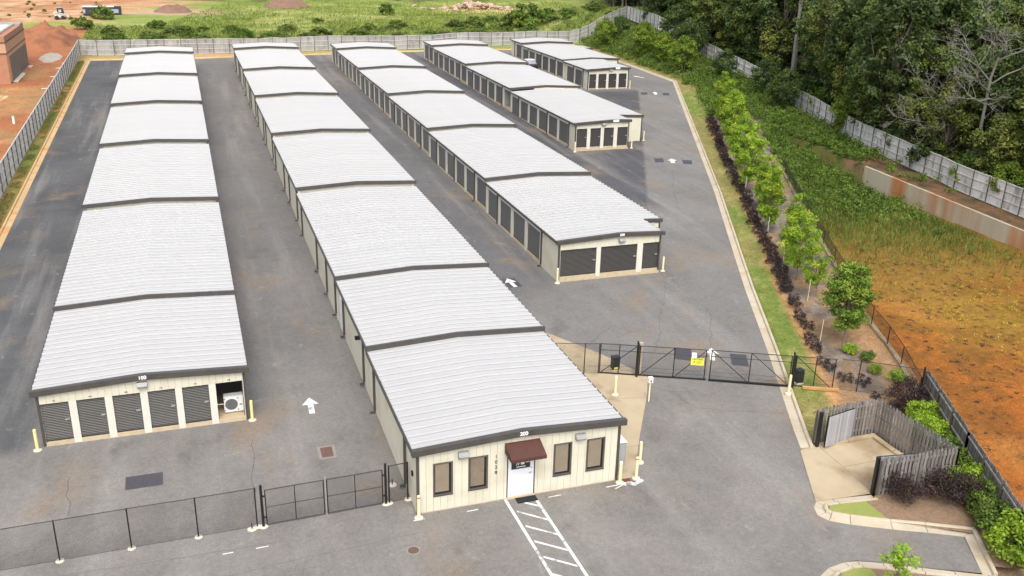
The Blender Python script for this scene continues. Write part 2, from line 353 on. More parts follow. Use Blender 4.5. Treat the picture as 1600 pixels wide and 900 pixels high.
# right of yard: verge grass, orange edge, mulch, basin
rt = (GX > kx(GY)-.2) & (GY < 122) & (GY > -21)
dk = (GX-kx(GY))
vw = lerp1(GY, [-10,0,20,58,66], [2.6,2.4,2.25,2.4,4])+(n2-.5)*.5
grass = mixc(np.zeros(C.shape)+np.array((.21,.185,.062)), (.135,.18,.035), sst(.25, .6, np.exp(-((GY-4)/9.)**2)+np.exp(-((GY-24)/5.)**2)*.7+np.exp(-((GY-70)/8)**2)+(n2-.5)*.8))
grass = mixc(grass, (.30,.25,.10), sst(.5, .7, n3)*.6)
mulch = mixc(np.zeros(C.shape)+np.array((.20,.165,.135)), (.13,.105,.085), sst(.4, .6, n3)); mulch = mixc(mulch, (.26,.165,.09), sst(.52, .66, n2))
vz = mixc(grass, (.42,.23,.10), sst(0, .25, dk-vw)); 
vz = vz*(1-sst(.5, .8, dk-vw+(n3-.5)*.3))[..., None]+mulch*sst(.5, .8, dk-vw+(n3-.5)*.3)[..., None]
vz = mixc(vz, (.32,.185,.085), sst(0, 1., GX-bx(GY)+2.6+(n2-.5)*1.5)*(GY < 8)*.75)
hb_ = sst(60, 68, GY+(n1-.5)*6); wild = mixc(mixc(np.zeros(C.shape)+np.array((.09,.115,.03)), (.17,.145,.055), sst(.45, .6, n2)), (.10,.13,.03), sst(.5, .65, n1))
wt = hb_*sst(1.5, 5, dk-lerp1(GY, [60,66,74,84,90], [3.5,4.5,4.5,1.5,0])+(n2-.5)*2)
vz = vz*(1-wt)[..., None]+wild*wt[..., None]
C = np.where(rt[..., None], vz, C)
inb = sst(.2, 1.6, GX-bx(GY))*((GX < wx(GY)) | (GY > 38.5))*(GX < fx(GY))*(1-sst(56, 66, GY))
mud = mixc(np.zeros(C.shape)+np.array((.28,.09,.015)), (.19,.072,.014), sst(.42, .6, n2)); mud = mixc(mud, (.32,.13,.03), sst(.55, .7, n1))
mud = mixc(mud, (.20,.115,.022), sst(4, 15, GY+(n1-.5)*8+np.clip(GX-58, -5, 10)*.35)); mud = mixc(mud, (.15,.115,.022), sst(14, 26, GY+(n1-.5)*8+np.clip(GX-60,-8,8)*.3))
mud = mixc(mud, (.075,.10,.022), sst(26, 34, GY+(n1-.5)*6))
mud = mixc(mud, (.20,.13,.02), np.exp(-((GX-60)/7)**2-((GY-3)/6)**2)*.8)
mud = mixc(mud, (.12,.055,.018), sst(.62, .72, n3)*.6)
C = C*(1-inb)[..., None]+mud*inb[..., None]
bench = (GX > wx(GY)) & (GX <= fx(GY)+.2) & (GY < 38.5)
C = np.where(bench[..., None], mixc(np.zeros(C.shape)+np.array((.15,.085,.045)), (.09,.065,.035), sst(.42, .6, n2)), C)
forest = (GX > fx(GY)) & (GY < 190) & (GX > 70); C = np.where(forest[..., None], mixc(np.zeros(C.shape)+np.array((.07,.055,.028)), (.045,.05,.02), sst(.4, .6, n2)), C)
# planted island by the bay
isl = (GX > 31.5) & (GX < 43.5) & (GY < -9.8) & (GY > -22)
C = np.where(isl[..., None], mixc(np.zeros(C.shape)+np.array((.27,.185,.115)), (.19,.125,.08), sst(.4, .62, n3)), C)
C = np.where((isl & (GX < 34.4) & (GY < -13.5))[..., None], mixc(np.zeros(C.shape)+np.array((.19,.24,.05)), (.26,.24,.08), sst(.45, .6, n2)), C)
NX, NY = len(ux), len(uy)
def grid_mesh(name, X, Y, Z, Cc, mat):
    ny, nx = X.shape; me = bpy.data.meshes.new(name)
    co = np.stack([X, Y, Z], -1).reshape(-1, 3).astype(np.float32)
    i = np.arange((ny-1)*(nx-1)); r = i//(nx-1); c = i % (nx-1); a = r*nx+c
    fc = np.stack([a, a+1, a+nx+1, a+nx], 1).astype(np.int32)
    me.vertices.add(len(co)); me.vertices.foreach_set("co", co.ravel())
    me.loops.add(fc.size); me.loops.foreach_set("vertex_index", fc.ravel())
    me.polygons.add(len(fc)); me.polygons.foreach_set("loop_start", np.arange(0, fc.size, 4, dtype=np.int32)); me.polygons.foreach_set("loop_total", np.full(len(fc), 4, np.int32))
    ca = me.color_attributes.new("albedo", 'FLOAT_COLOR', 'POINT')
    ca.data.foreach_set("color", np.concatenate([Cc.reshape(-1, 3), np.ones((len(co), 1))], 1).astype(np.float32).ravel())
    me.update(); me.validate(); me.materials.append(mat)
    me.polygons.foreach_set("use_smooth", [True]*len(me.polygons)); return me
GM = bpy.data.materials.new("soil_and_grass"); GM.use_nodes = True
def gm():
    n = GM.node_tree.nodes; L = GM.node_tree.links; b = n["Principled BSDF"]; b.inputs["Roughness"].default_value = .9; b.inputs["Specular IOR Level"].default_value = .2
    at = n.new("ShaderNodeAttribute"); at.attribute_name = "albedo"
    tc = n.new("ShaderNodeTexCoord"); out = at.outputs["Color"]
    for sc_, lo, hi in ((9, .72, 1.28), (2.2, .82, 1.18), (.35, .88, 1.12)):
        no = n.new("ShaderNodeTexNoise"); no.inputs["Scale"].default_value = sc_; no.inputs["Detail"].default_value = 5; L.new(tc.outputs["Object"], no.inputs["Vector"])
        mr = n.new("ShaderNodeMapRange"); mr.inputs[1].default_value = .3; mr.inputs[2].default_value = .7; mr.inputs[3].default_value = lo; mr.inputs[4].default_value = hi; L.new(no.outputs["Fac"], mr.inputs[0])
        vm = n.new("ShaderNodeVectorMath"); vm.operation = 'SCALE'; L.new(out, vm.inputs[0]); L.new(mr.outputs[0], vm.inputs["Scale"]); out = vm.outputs[0]
    L.new(out, b.inputs["Base Color"])
    nb = n.new("ShaderNodeTexNoise"); nb.inputs["Scale"].default_value = 5; nb.inputs["Detail"].default_value = 5; L.new(tc.outputs["Object"], nb.inputs["Vector"])
    bp = n.new("ShaderNodeBump"); bp.inputs["Strength"].default_value = .6; bp.inputs["Distance"].default_value = .12; L.new(nb.outputs["Fac"], bp.inputs["Height"]); L.new(bp.outputs[0], b.inputs["Normal"])
gm()
put("ground", grid_mesh("ground", GXe, GY, GZ, C, GM), kind='structure')

# ------------------------------------------------------------------ asphalt yard
ASPH = bpy.data.materials.new("worn_asphalt"); ASPH.use_nodes = True
def asph():
    n = ASPH.node_tree.nodes; L = ASPH.node_tree.links; b = n["Principled BSDF"]; b.inputs["Roughness"].default_value = .85; b.inputs["Specular IOR Level"].default_value = .3
    tc = n.new("ShaderNodeTexCoord"); P = tc.outputs["Object"]
    def noise(s, d=4, st=None, dist=0):
        v = P
        if st: mp = n.new("ShaderNodeMapping"); mp.inputs["Scale"].default_value = st; L.new(P, mp.inputs[0]); v = mp.outputs[0]
        no = n.new("ShaderNodeTexNoise"); no.inputs["Scale"].default_value = s; no.inputs["Detail"].default_value = d; no.inputs["Roughness"].default_value = .6; no.inputs["Distortion"].default_value = dist; L.new(v, no.inputs["Vector"]); return no.outputs["Fac"]
    def mr(x, a, b_, c=0., d=1., smooth=True):
        q = n.new("ShaderNodeMapRange"); q.interpolation_type = 'SMOOTHSTEP' if smooth else 'LINEAR'
        for i, v in ((1,a),(2,b_),(3,c),(4,d)): q.inputs[i].default_value = v
        L.new(x, q.inputs[0]); return q.outputs[0]
    def ma(op, x, y):
        q = n.new("ShaderNodeMath"); q.operation = op
        for i, v in ((0,x),(1,y)):
            if isinstance(v, (int, float)): q.inputs[i].default_value = v
            else: L.new(v, q.inputs[i])
        return q.outputs[0]
    def mix(f, a, c, mode='MIX'):
        q = n.new("ShaderNodeMix"); q.data_type = 'RGBA'; q.blend_type = mode
        if isinstance(f, float): q.inputs[0].default_value = f
        else: L.new(f, q.inputs[0])
        for i, v in ((6,a),(7,c)):
            if isinstance(v, tuple): q.inputs[i].default_value = (*v, 1)
            else: L.new(v, q.inputs[i])
        return q.outputs[2]
    sep = n.new("ShaderNodeSeparateXYZ"); L.new(P, sep.inputs[0]); X, Y = sep.outputs[0], sep.outputs[1]
    wob = ma('MULTIPLY', ma('SUBTRACT', noise(.35, 4), .5), 1.6)
    col = mix(mr(noise(.09, 3), .35, .65), (.180,.174,.167), (.146,.142,.137))
    # older worn yard in front is paler and warmer
    front = mr(ma('ADD', Y, wob), 3, -3); col = mix(front, col, mix(mr(noise(.2, 4), .35, .65), (.195,.183,.170), (.158,.150,.141)))
    # sealed dark areas: lane beside the fence, and the lane/apron round buildings 300-500
    left = ma('MULTIPLY', mr(ma('ADD', X, wob), -.2, -1.2), mr(ma('ADD', Y, wob), -1.2, .6))
    col = mix(left, col, mix(mr(noise(.16, 4), .3, .7), (.096,.098,.101), (.064,.066,.070)))
    # boundary of dark apron on the right: line x = 44.4+(y-27)*.46
    lim = ma('ADD', ma('MULTIPLY', ma('SUBTRACT', Y, 27.), .468), 44.5)
    ap = ma('MULTIPLY', ma('MULTIPLY', mr(ma('ADD', ma('SUBTRACT', X, lim), ma('MULTIPLY', wob, .15)), .25, -.25), mr(X, 38., 40.5)), mr(ma('ADD', Y, ma('MULTIPLY', wob, 2.)), 20, 26))
    ap = ma('MULTIPLY', ap, mr(Y, 84, 80))
    lane = ma('MULTIPLY', ma('MULTIPLY', mr(ma('ADD', X, ma('MULTIPLY', wob, .3)), 39.6, 41.0), mr(X, 46.6, 46.2)), mr(Y, 24, 34))
    ap = ma('MAXIMUM', ap, lane)
    col = mix(ap, col, mix(mr(noise(.22, 4), .3, .7), (.088,.087,.094), (.066,.066,.073)))
    l23 = ma('MULTIPLY', ma('MULTIPLY', mr(X, 24, 26.2), mr(X, 31, 30)), mr(ma('ADD', Y, wob), 9, 15))
    col = mix(ma('MULTIPLY', l23, .75), col, mix(mr(noise(.2, 4), .3, .7), (.110,.110,.115), (.085,.086,.091)))
    l12 = ma('MULTIPLY', ma('MULTIPLY', mr(X, 9.2, 11), mr(X, 16, 14.2)), mr(ma('ADD', Y, wob), 3, 12))
    col = mix(ma('MULTIPLY', l12, .45), col, (.112,.108,.106))
    # tyre-worn pale bands along the lanes, brown clay staining, oil, chips
    col = mix(ma('MULTIPLY', mr(noise(.5, 4, (1,.07,1)), .48, .72), .55), col, (.235,.225,.212))
    col = mix(ma('MULTIPLY', mr(noise(.16, 5, None, .6), .53, .70), .55), col, (.215,.16,.11))
    col = mix(ma('MULTIPLY', mr(noise(.45, 5, (1,.5,1)), .58, .74), .5), col, (.085,.082,.080))
    col = mix(ma('MULTIPLY', mr(noise(1.3, 4, (1,.6,1)), .63, .72), .40), col, (.27,.26,.245))
    fine = mr(noise(24, 3), .25, .75, .70, 1.30, False); v2 = ma('MULTIPLY', mr(noise(5, 5), .28, .72, .87, 1.12, False), mr(noise(.9, 5), .3, .7, .93, 1.06, False))
    vm = n.new("ShaderNodeVectorMath"); vm.operation = 'SCALE'; L.new(col, vm.inputs[0]); L.new(ma('MULTIPLY', fine, v2), vm.inputs["Scale"])
    L.new(vm.outputs[0], b.inputs["Base Color"])
    bp = n.new("ShaderNodeBump"); bp.inputs["Strength"].default_value = .35; bp.inputs["Distance"].default_value = .02; L.new(noise(30, 2), bp.inputs["Height"]); L.new(bp.outputs[0], b.inputs["Normal"])
asph()
AP = [(-6.0,-60),(-6.0,120.2),(10,120.2),(15.1,120.9),(32,122.4),(48,124.0),(79.1,124.3)]+[(x, y) for x, y in reversed(KERB_R[1:-1])]
AP += [(31.9,-14.4),(31.75,-14.9),(31.95,-15.35),(32.65,-15.8),(34.1,-16.6),(35.4,-17.2),(36.65,-17.9),(35.6,-20.0),(33.5,-19.0),(32.2,-18.3),(31.3,-17.9),(30.7,-17.85),(29.9,-18.0),(29.3,-18.3),(28.9,-19.2),(28.6,-21),(28.6,-60)]
asphalt = flat("asphalt", [AP], ASPH, 0)
# ------------------------------------------------------------------ markings on the asphalt (children of it)
def mk(name, polys, mat, off=.006): return flat(name, polys, mat, off, asphalt, None)
def rect(c, d, w, l):
    cx, cy = c; dx, dy = d; q = math.hypot(dx, dy); dx /= q; dy /= q; nx, ny = -dy, dx
    return [(cx-dx*l/2-nx*w/2, cy-dy*l/2-ny*w/2), (cx+dx*l/2-nx*w/2, cy+dy*l/2-ny*w/2), (cx+dx*l/2+nx*w/2, cy+dy*l/2+ny*w/2), (cx-dx*l/2+nx*w/2, cy-dy*l/2+ny*w/2)]
def arrow(tip, tail, hw=.42, sw=.14, hl=.75, off=.010):
    tx, ty = tip; bx_, by_ = tail; L_ = math.hypot(tx-bx_, ty-by_); dx, dy = (tx-bx_)/L_, (ty-by_)/L_; nx, ny = -dy, dx
    hx, hy = tx-dx*hl, ty-dy*hl
    return mk("arrow_marking", [[(tx,ty),(hx+nx*hw,hy+ny*hw),(hx+nx*sw,hy+ny*sw),(hx-nx*sw,hy-ny*sw),(hx-nx*hw,hy-ny*hw)],[(hx+nx*sw,hy+ny*sw),(bx_+nx*sw,by_+ny*sw),(bx_-nx*sw,by_-ny*sw),(hx-nx*sw,hy-ny*sw)]], ROADW, off)
arrow((12.27,1.43),(12.21,-.27))
mk("black_marking", [[(27.25,15.1),(28.17,15.12),(28.21,13.45),(27.25,13.43)]], BLKPAINT); arrow((27.63,15.13),(27.7,13.47))
mk("black_marking", [[(53.68,44.19),(54.58,43.93),(53.95,42.34),(52.99,42.55)]], BLKPAINT); mk("black_marking", [[(56.24,42.87),(57.21,42.49),(56.45,40.96),(55.62,41.31)]], BLKPAINT)
arrow((55.47,43.6),(54.7,41.9), .5, .2, .85)
mk("black_marking", [[(69.64,80.08),(70.63,79.92),(69.83,78.15),(68.9,78.31)]], BLKPAINT); mk("black_marking", [[(72.57,79.08),(73.53,78.79),(72.8,77.15),(71.86,77.31)]], BLKPAINT)
arrow((71.89,80.0),(71.0,77.95), .5, .2, .9); arrow((75.0,93.7),(75.9,91.6), .5, .2, .9)
arrow((24.7,112.0),(24.7,108.0), .8, .3, 1.6)
mk("black_marking", [[(36.36,.18),(37.21,-.22),(36.55,-1.64),(35.72,-1.16)]], BLKPAINT); mk("black_marking", [[(33.61,1.87),(34.47,1.34),(33.69,-.07),(32.88,.42)]], BLKPAINT)
arrow((35.7,1.14),(34.93,-.35))
mk("black_marking", [[(3.64,-3.7),(5.18,-3.7),(5.19,-4.74),(3.65,-4.74)]], BLKPAINT)
mk("crosswalk_line", [rect((19.24,-13.2), (.19,-6.9), .13, 6.9)], ROADW); mk("crosswalk_line", [rect((20.52,-13.2), (.18,-6.9), .13, 6.9)], ROADW)
for i, (ya, yb) in enumerate([(-10.42,-10.88),(-10.97,-11.9),(-12.02,-12.93),(-13.07,-13.98),(-14.1,-15.0),(-15.2,-16.1)]):
    xa, xb = (19.85 if i == 0 else 19.37), 20.45
    mk("crosswalk_stripe", [[(xa,ya+.06),(xb,yb+.06),(xb,yb-.07),(xa,ya-.07)]], ROADW, .010)
for a in [(17.33,17.83),(21.0,21.61),(15.02,15.51),(23.76,24.42),(8.67,9.16),(7.4,7.8)]:
    mk("bay_end_line", [rect(((a[0]+a[1])/2, -10.36), (1,.02), .055, a[1]-a[0])], ROADW)
# crack sealant lines
def crack(pts, w=.022, jit=.12):
    out = []; rnd = random.Random(len(pts)*13+int(pts[0][0]*10)); P = [Vector((*p, 0)) for p in pts]; full = []
    for a, b in zip(P[:-1], P[1:]):
        k = max(2, int((b-a).length/.5)); d = (b-a).normalized(); nn = Vector((-d.y, d.x, 0))
        for i in range(k): full.append(a+(b-a)*i/k+nn*rnd.uniform(-jit, jit)*(0 if i == 0 else 1))
    full.append(P[-1])
    for a, b in zip(full[:-1], full[1:]):
        d = (b-a).normalized(); nn = Vector((-d.y, d.x, 0))*w*rnd.uniform(.35, .6)
        out.append([(a-nn)[:2], (b-nn)[:2], (b+nn)[:2], (a+nn)[:2]])
    return out
CR = [[(35.8,1.4),(38.38,5.97),(38.6,6.6)],[(47.4,27.05),(50.3,33.5),(53.5,39.8)],[(28.5,3.14),(29.97,4.64),(31.34,5.78),(32.1,4.64),(33.0,4.29),(35.8,3.6),(39.2,2.64)],[(34.71,5.9),(37.58,10.47),(38.9,13.5)],[(34.71,5.9),(33.55,3.63),(31.64,.87)],[(32.1,4.64),(30.9,4.0)],
      [(29.9,-1.9),(30.72,-3.04),(31.32,-5.08),(33,-5.9),(35.76,-7.1)],[(30.72,-3.04),(32.6,-3.9),(35,-5.0)],[(9.18,-2.02),(9.0,-4.6),(8.78,-7.32)],[(1.5,-6),(1.3,-3)],[(39.2,13.7),(38.6,10)]]
CRM = pmat("crack_sealant", (.06,.058,.056), None, 5, .8)
for c in CR: mk("crack", crack(c), CRM, .004)
SEAM = pmat("paving_joint", (.125,.118,.11), None, 5, .85)
for a in [[(9.3,-10.2),(4,-10.05),(-5.5,-9.7)],[(15,-11.2),(9,-11.6),(2,-12.4)]]: mk("paving_joint", crack(a, .03, .03), SEAM, .003)
DRAINC = pmat("stained_drain_concrete", (.26,.235,.21), (.20,.18,.16), 4, .9)
mk("drain_grate", [[(12.11,-3.63),(12.66,-3.62),(12.63,-4.5),(12.10,-4.5)]], RUST, .012)
mk("drain_surround", [[(11.98,-3.5),(12.8,-3.5),(12.76,-4.62),(11.97,-4.62)]], DRAINC, .006)
mh = [(14.57+.22*math.cos(t), -12.25+.22*math.sin(t)) for t in np.arange(0, 2*math.pi, .4)]; mk("manhole_cover", [mh], RUST, .012)
mh = [(14.57+.30*math.cos(t), -12.25+.30*math.sin(t)) for t in np.arange(0, 2*math.pi, .4)]; mk("manhole_ring", [mh], DRAINC, .007)
# concrete pads
flat("concrete_apron", [[(24.55,9.6),(27.08,5.76),(27.82,4.37),(28.96,2.36),(30.35,-1.2),(29.42,-3.04),(27.25,-6.63),(25.3,-10.0),(24.5,-10.0)]], CONC, .02)
flat("apron_joint", [rect((27.1,-3.0), (1,-.15), .02, 4.6), rect((25.9,-7.6), (1,0), .02, 2.4), rect((27.6,.9), (1,-.3), .02, 3.4)], SEAM, .024)
pad = flat("dumpster_pad", [[(34.0,-10.2),(32.15,-14.0),(35.05,-14.2),(39.0,-14.0),(38.4,-9.85),(35.2,-9.85)]], CONC, .03)
flat("pad_joint", [rect((35.1,-12.1), (0,1), .02, 3.9), rect((36.9,-12.0), (1,0), .02, 3.6)], SEAM, .034)
for seg in [((35.3,-10.15),(36.7,-10.15)),((36.75,-10.15),(38.2,-10.15)),((38.25,-10.0),(38.3,-11.6)),((38.3,-11.65),(38.45,-13.2))]:
    (a, b) = seg; k = MB(); k.beam((a[0],a[1],S(a[1])+.09), (b[0],b[1],S(b[1])+.09), .28, .14); k.build("pad_kerb", CONC, pad)

# ------------------------------------------------------------------ kerbs
def offs(pl, d):
    out = []; P = [Vector((*p, 0)) for p in pl]
    for i, p in enumerate(P):
        t1 = (P[i]-P[i-1]).normalized() if i else None; t2 = (P[i+1]-P[i]).normalized() if i < len(P)-1 else None
        t1 = t1 or t2; t2 = t2 or t1; n1_ = Vector((t1.y, -t1.x, 0)); n2_ = Vector((t2.y, -t2.x, 0)); nn = (n1_+n2_).normalized(); c = max(.5, nn.dot(n1_))
        out.append(p+nn*d/c)
    return out
def densify(pl, step):
    out = []; P = [Vector((*p, 0)) for p in pl]
    for a, b in zip(P[:-1], P[1:]):
        k = max(1, round((b-a).length/step))
        out += [(a+(b-a)*i/k)[:2] for i in range(k)]
    return out+[P[-1][:2]]
def kerb(name, pl, side, mat, gut=.42, seg=3.0, smooth=False):
    """kerb and gutter along polyline pl; side +1 puts the kerb to the right of travel. Each cast length is a piece."""
    root = None; pl = densify(pl, seg); prof = [(-.02,-.12),(0.0,.008),(gut,.022),(gut+.03,.135),(gut+.06,.15),(gut+.18,.15),(gut+.20,-.12)]
    lines = [offs(pl, side*d) for d, _ in prof]
    for i in range(len(pl)-1):
        b = MB(); ring = []
        for e in (0, 1):
            for (d, z), ln in zip(prof, lines):
                p = ln[i+e].copy(); q = ln[i+1-e]; p = p+(q-p).normalized()*.012
                p.z = S(p.y)+z; ring.append(p)
        k = len(prof); b.add(ring, [(j, j+1, k+j+1, k+j) for j in range(k-1)]+[(k-1, 0, k, 2*k-1)]+[tuple(range(k)), tuple(range(2*k-1, k-1, -1))])
        if root is None:
            root = b.build(name, mat, org=(ring[0].x, ring[0].y, S(ring[0].y))); root['kind'] = 'structure'
        else: b.build("kerb_section", mat, root)
    return root
kerb("kerb", [(-6.0,-30),(-6.0,120.2)], -1, KERBO)
kerb("back_kerb", [(-6.0,120.2),(10,120.2),(15.1,120.9),(32,122.4),(48,124.0),(79,124.3)], -1, KERBO)
kerb("yard_kerb", [(x, y) for x, y in KERB_R[2:-1]]+[(79.0,124.2)], 1, KERBM)
kerb("island_kerb", [(34.9,-14.25),(33.0,-14.02),(32.19,-13.98),(31.82,-14.36),(31.65,-14.85),(31.87,-15.33),(32.61,-15.84),(34.11,-16.63),(35.4,-17.24),(36.7,-17.91),(35.55,-20.1)], -1, KERBM, gut=.36, seg=1.6)
kerb("lower_island_kerb", [(28.6,-21),(28.9,-19.2),(29.33,-18.28),(29.93,-17.97),(30.77,-17.86),(31.31,-17.95),(32.22,-18.35),(33.51,-19.04),(35.7,-20.15)], 1, KERBM, gut=.34, seg=1.6)
KB = kerb("neighbour_kerb", [(-17.5,91.0),(-13.6,91.0),(-13.7,78)], 1, KERBO, gut=.5)
flat("neighbour_asphalt", [[(-17.5,90.9),(-13.7,90.9),(-13.8,78),(-17.5,78)]], ASPH, .12)
for o in [KB]+list(KB.children): o.location.z += .12 if o is KB else 0

# soil inside the two planted islands (above asphalt level)
def soil(name, poly, mat, off, parent=None):
    return flat(name, [poly], mat, off, parent)
MULCHM = pmat("brown_bark_mulch", (.27,.18,.11), (.17,.11,.07), 7, .95, bump=.8, bscale=14)
TURF = pmat("short_turf", (.20,.26,.05), (.27,.25,.08), 1.2, .95, bump=.5, bscale=20)
soil("mulch_bed", [(34.2,-14.75),(35.0,-14.45),(38.95,-14.55),(38.5,-9.6),(43.3,-9.5),(43.1,-7.9),(40.75,-13.0),(37.4,-20.4),(36.2,-19.9),(37.2,-18.0),(35.6,-17.0),(34.3,-16.3)], MULCHM, .11)
soil("island_turf", [(32.5,-14.52),(33.1,-14.45),(34.2,-14.7),(34.3,-16.25),(32.95,-15.55),(32.35,-15.15),(32.25,-14.8)], TURF, .118)
soil("lower_mulch_bed", [(29.0,-22),(29.3,-19.5),(29.75,-18.7),(30.3,-18.4),(30.9,-18.35),(31.7,-18.65),(33.4,-19.5),(36,-20.8),(36,-23)], MULCHM, .10)
soil("lower_island_turf", [(29.2,-21.5),(29.4,-19.5),(29.8,-18.75),(30.3,-18.45),(30.9,-18.4),(31.4,-18.6),(31.2,-20.5)], TURF, .106)

# ------------------------------------------------------------------ storage buildings
PITCHW = .60
def roll_door(w, h, mat):
    key = ("door", round(w,2), round(h,2), mat.name)
    if key in CACHE: return CACHE[key]
    b = MB(); n = max(8, int(h/.085)); ys = []
    for i in range(n):
        z0, z1 = h*i/n, h*(i+1)/n; zm = z0+(z1-z0)*.62
        ys += [(0, z0), (-.028, zm), ]
    ys.append((0, h)); vs = []
    for y, z in ys: vs += [(0, y, z), (w, y, z)]
    b.add(vs, [(2*i, 2*i+1, 2*i+3, 2*i+2) for i in range(len(ys)-1)])
    b.box((.0,-.035,-.0), (w,.03,.07))
    CACHE[key] = b.mesh("roll_up_door", mat); return CACHE[key]
CACHE = {}
def boxmesh(name, w, d, h, mat):
    key = (name, round(w,3), round(d,3), round(h,3), mat.name)
    if key not in CACHE: CACHE[key] = MB().box((0,0,0), (w,d,h)).mesh(name, mat)
    return CACHE[key]
def roof_panel_mesh(xl, xm, xr, zl, zm, zr, pw):
    """one standing-seam sheet over both slopes, seam along its near edge; local x absolute minus xm"""
    key = ("panel", round(xl-xm,3), round(xr-xm,3), round(zl-zm,3), round(zr-zm,3), round(pw,3))
    if key in CACHE: return CACHE[key]
    prof = [(0,0),(.075,0),(.095,.075),(.145,.075),(.18,.0),(pw,0)]; st = [(xl-xm, zl-zm)]
    if xr > xm: st += [(0,0)]
    st += [(xr-xm, zr-zm)]
    b = MB(); vs = []
    for x, z in st: vs += [(x, y, z+dz) for y, dz in prof]
    k = len(prof); fs = [(a*k+j, a*k+j+1, (a+1)*k+j+1, (a+1)*k+j) for a in range(len(st)-1) for j in range(k-1)]
    b.add(vs, [f for q_, f in enumerate(fs) if q_ % (k-1)]); o_ = len(b.v)-len(vs); b.cur = 1   # dark strip along each seam paints the rib's shaded side
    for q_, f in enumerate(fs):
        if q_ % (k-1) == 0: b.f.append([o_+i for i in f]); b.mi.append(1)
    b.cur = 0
    for e in (0, len(st)-1): b.add([(st[e][0], y, st[e][1]+dz) for y, dz in prof[1:5]], [(0,1,2,3)])
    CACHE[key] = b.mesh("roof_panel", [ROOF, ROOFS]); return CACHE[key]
def gable(b, xl, xm, xr, zl, zm, zr, y0, y1, top, bot):
    st = [(xl, zl)]+([(xm, zm)] if xl < xm < xr else [])+[(xr, zr)]
    for (xa, za), (xb, zb) in zip(st[:-1], st[1:]):
        b.hexa([(xa,y0,za-bot),(xb,y0,zb-bot),(xb,y1,zb-bot),(xa,y1,za-bot),(xa,y0,za+top),(xb,y0,zb+top),(xb,y1,zb+top),(xa,y1,za+top)])
    return b
class Bld: pass
RIDGE = .234; HE = 2.843
def building(label, x0, x1, Y, z0, g, nx=None, njog=None, number=None, bump=None):
    """x0,x1 wall planes; Y fascia fronts of the roof sections then the back end; nx narrower right wall of the front part up to y=njog"""
    B = Bld(); t = thing("storage_building", label, "storage building", (x0, Y[0]+.15, z0-HE), "white roofed storage buildings of the yard"); B.t = t
    B.x0, B.x1, B.Y, B.z = x0, x1, Y, [z0+g*(y-Y[0]) for y in Y[:-1]]; xm = (x0+x1)/2; W2 = (x1-x0)/2+.15
    B.xm = xm; B.fl = [z-HE for z in B.z]; B.secs = []
    zr = lambda x, ze: ze+RIDGE*(1-abs(x-xm)/W2)
    B.zr = zr
    for k in range(len(Y)-1):
        parts_ = [(Y[k], Y[k+1], x1)]
        if nx and Y[k] < njog-.01:
            parts_ = [(Y[k], min(njog, Y[k+1]), nx)]+([(njog, Y[k+1], x1)] if njog < Y[k+1]-.3 else [])
        ze = B.z[k]
        for pi, (ya, yb, xr) in enumerate(parts_):
            front = (pi == 0); B.secs.append((ya, yb, xr, ze, k))
            xl_, xr_ = x0-.15, xr+.15
            # deck under the sheets
            d = gable(MB(), xl_+.03, xm, xr_-.03, ze-.07, ze+RIDGE-.07, zr(xr_, ze)-.07, ya+.1, yb+(.12 if k < len(Y)-2 else 0), 0, .06)
            sec = d.build("roof_section", EDGE, t)
            n = max(1, round((yb-ya)/PITCHW)); pw = (yb-ya)/n
            me = roof_panel_mesh(xl_, xm, xr_, zr(xl_, ze), ze+RIDGE, zr(xr_, ze), pw)
            for i in range(n): put("roof_panel", me, sec, (xm, ya+i*pw, ze+RIDGE))
            # eave trims
            e = MB().box((xl_-.075, ya+.02, ze-.15), (xl_+.05, yb, ze-.012)); e.build("eave_trim", EDGE, t)
            zz = zr(xr_, ze); e = MB().box((xr_-.05, ya+.02, zz-.15), (xr_+.075, yb, zz-.012)); e.build("eave_trim", EDGE, t)
            # fascia at the near gable
            if front: gable(MB(), xl_-.08, xm, xr_+.08, ze, ze+RIDGE, zr(xr_, ze), ya-.05, ya+(.20 if k == 0 else .14), .075 if k == 0 else .055, .2 if k == 0 else .215).build("fascia", DARK, t)
            elif pi == 1:
                xa = parts_[0][2]+.15; gable(MB(), xa, xm, xr_+.03, zr(xa, ze), ze+RIDGE, zr(xr_, ze), ya-.05, ya+.12, .075, .2).build("fascia", DARK, t)
        if k == len(Y)-2: gable(MB(), x0-.18, xm, x1+.18, ze, ze+RIDGE, ze, Y[k+1]-.02, Y[k+1]+.08, .06, .2).build("fascia", DARK, t)
    if number is not None:
        zc = zr(xm if not nx or nx > xm+.3 else nx-.5, B.z[0]); xc = xm if not nx or nx > xm+.3 else nx-.9
        pl = MB().box((xc-.34, Y[0]-.075, zc-.185), (xc+.34, Y[0]-.052, zc+.06)).build("number_plate", DARK if number else WHITE, t)
        if number: textobj("plate_number", number, .24, WHITE, pl, (xc, Y[0]-.082, zc-.062), .004, .035)
    return B
def core(B, boxes):
    """body of the building behind its facades: (xa,xb,ya,yb,zbottom,zeave)"""
    b = MB()
    for xa, xb, ya, yb, zb, ze in boxes:
        st = [(xa, B.zr(xa, ze)-.09)]+([(B.xm, ze+RIDGE-.09)] if xa < B.xm < xb else [])+[(xb, B.zr(xb, ze)-.09)]
        b.prism([(xa,ya,zb),(xb,ya,zb)]+[(x,ya,z) for x, z in reversed(st)], (0,yb-ya,0))
    return b.build("wall", CREAM, B.t)
def latch(par, x, y, z, ax):
    k = CACHE.setdefault(("latch", ax), (MB().box((-.09,-.03,-.035), (.09,0,.035)) if ax == 'x' else MB().box((-.03,-.09,-.035), (0,.09,.035))).mesh("latch", SILVER))
    return put("latch", k, par, (x, y, z))
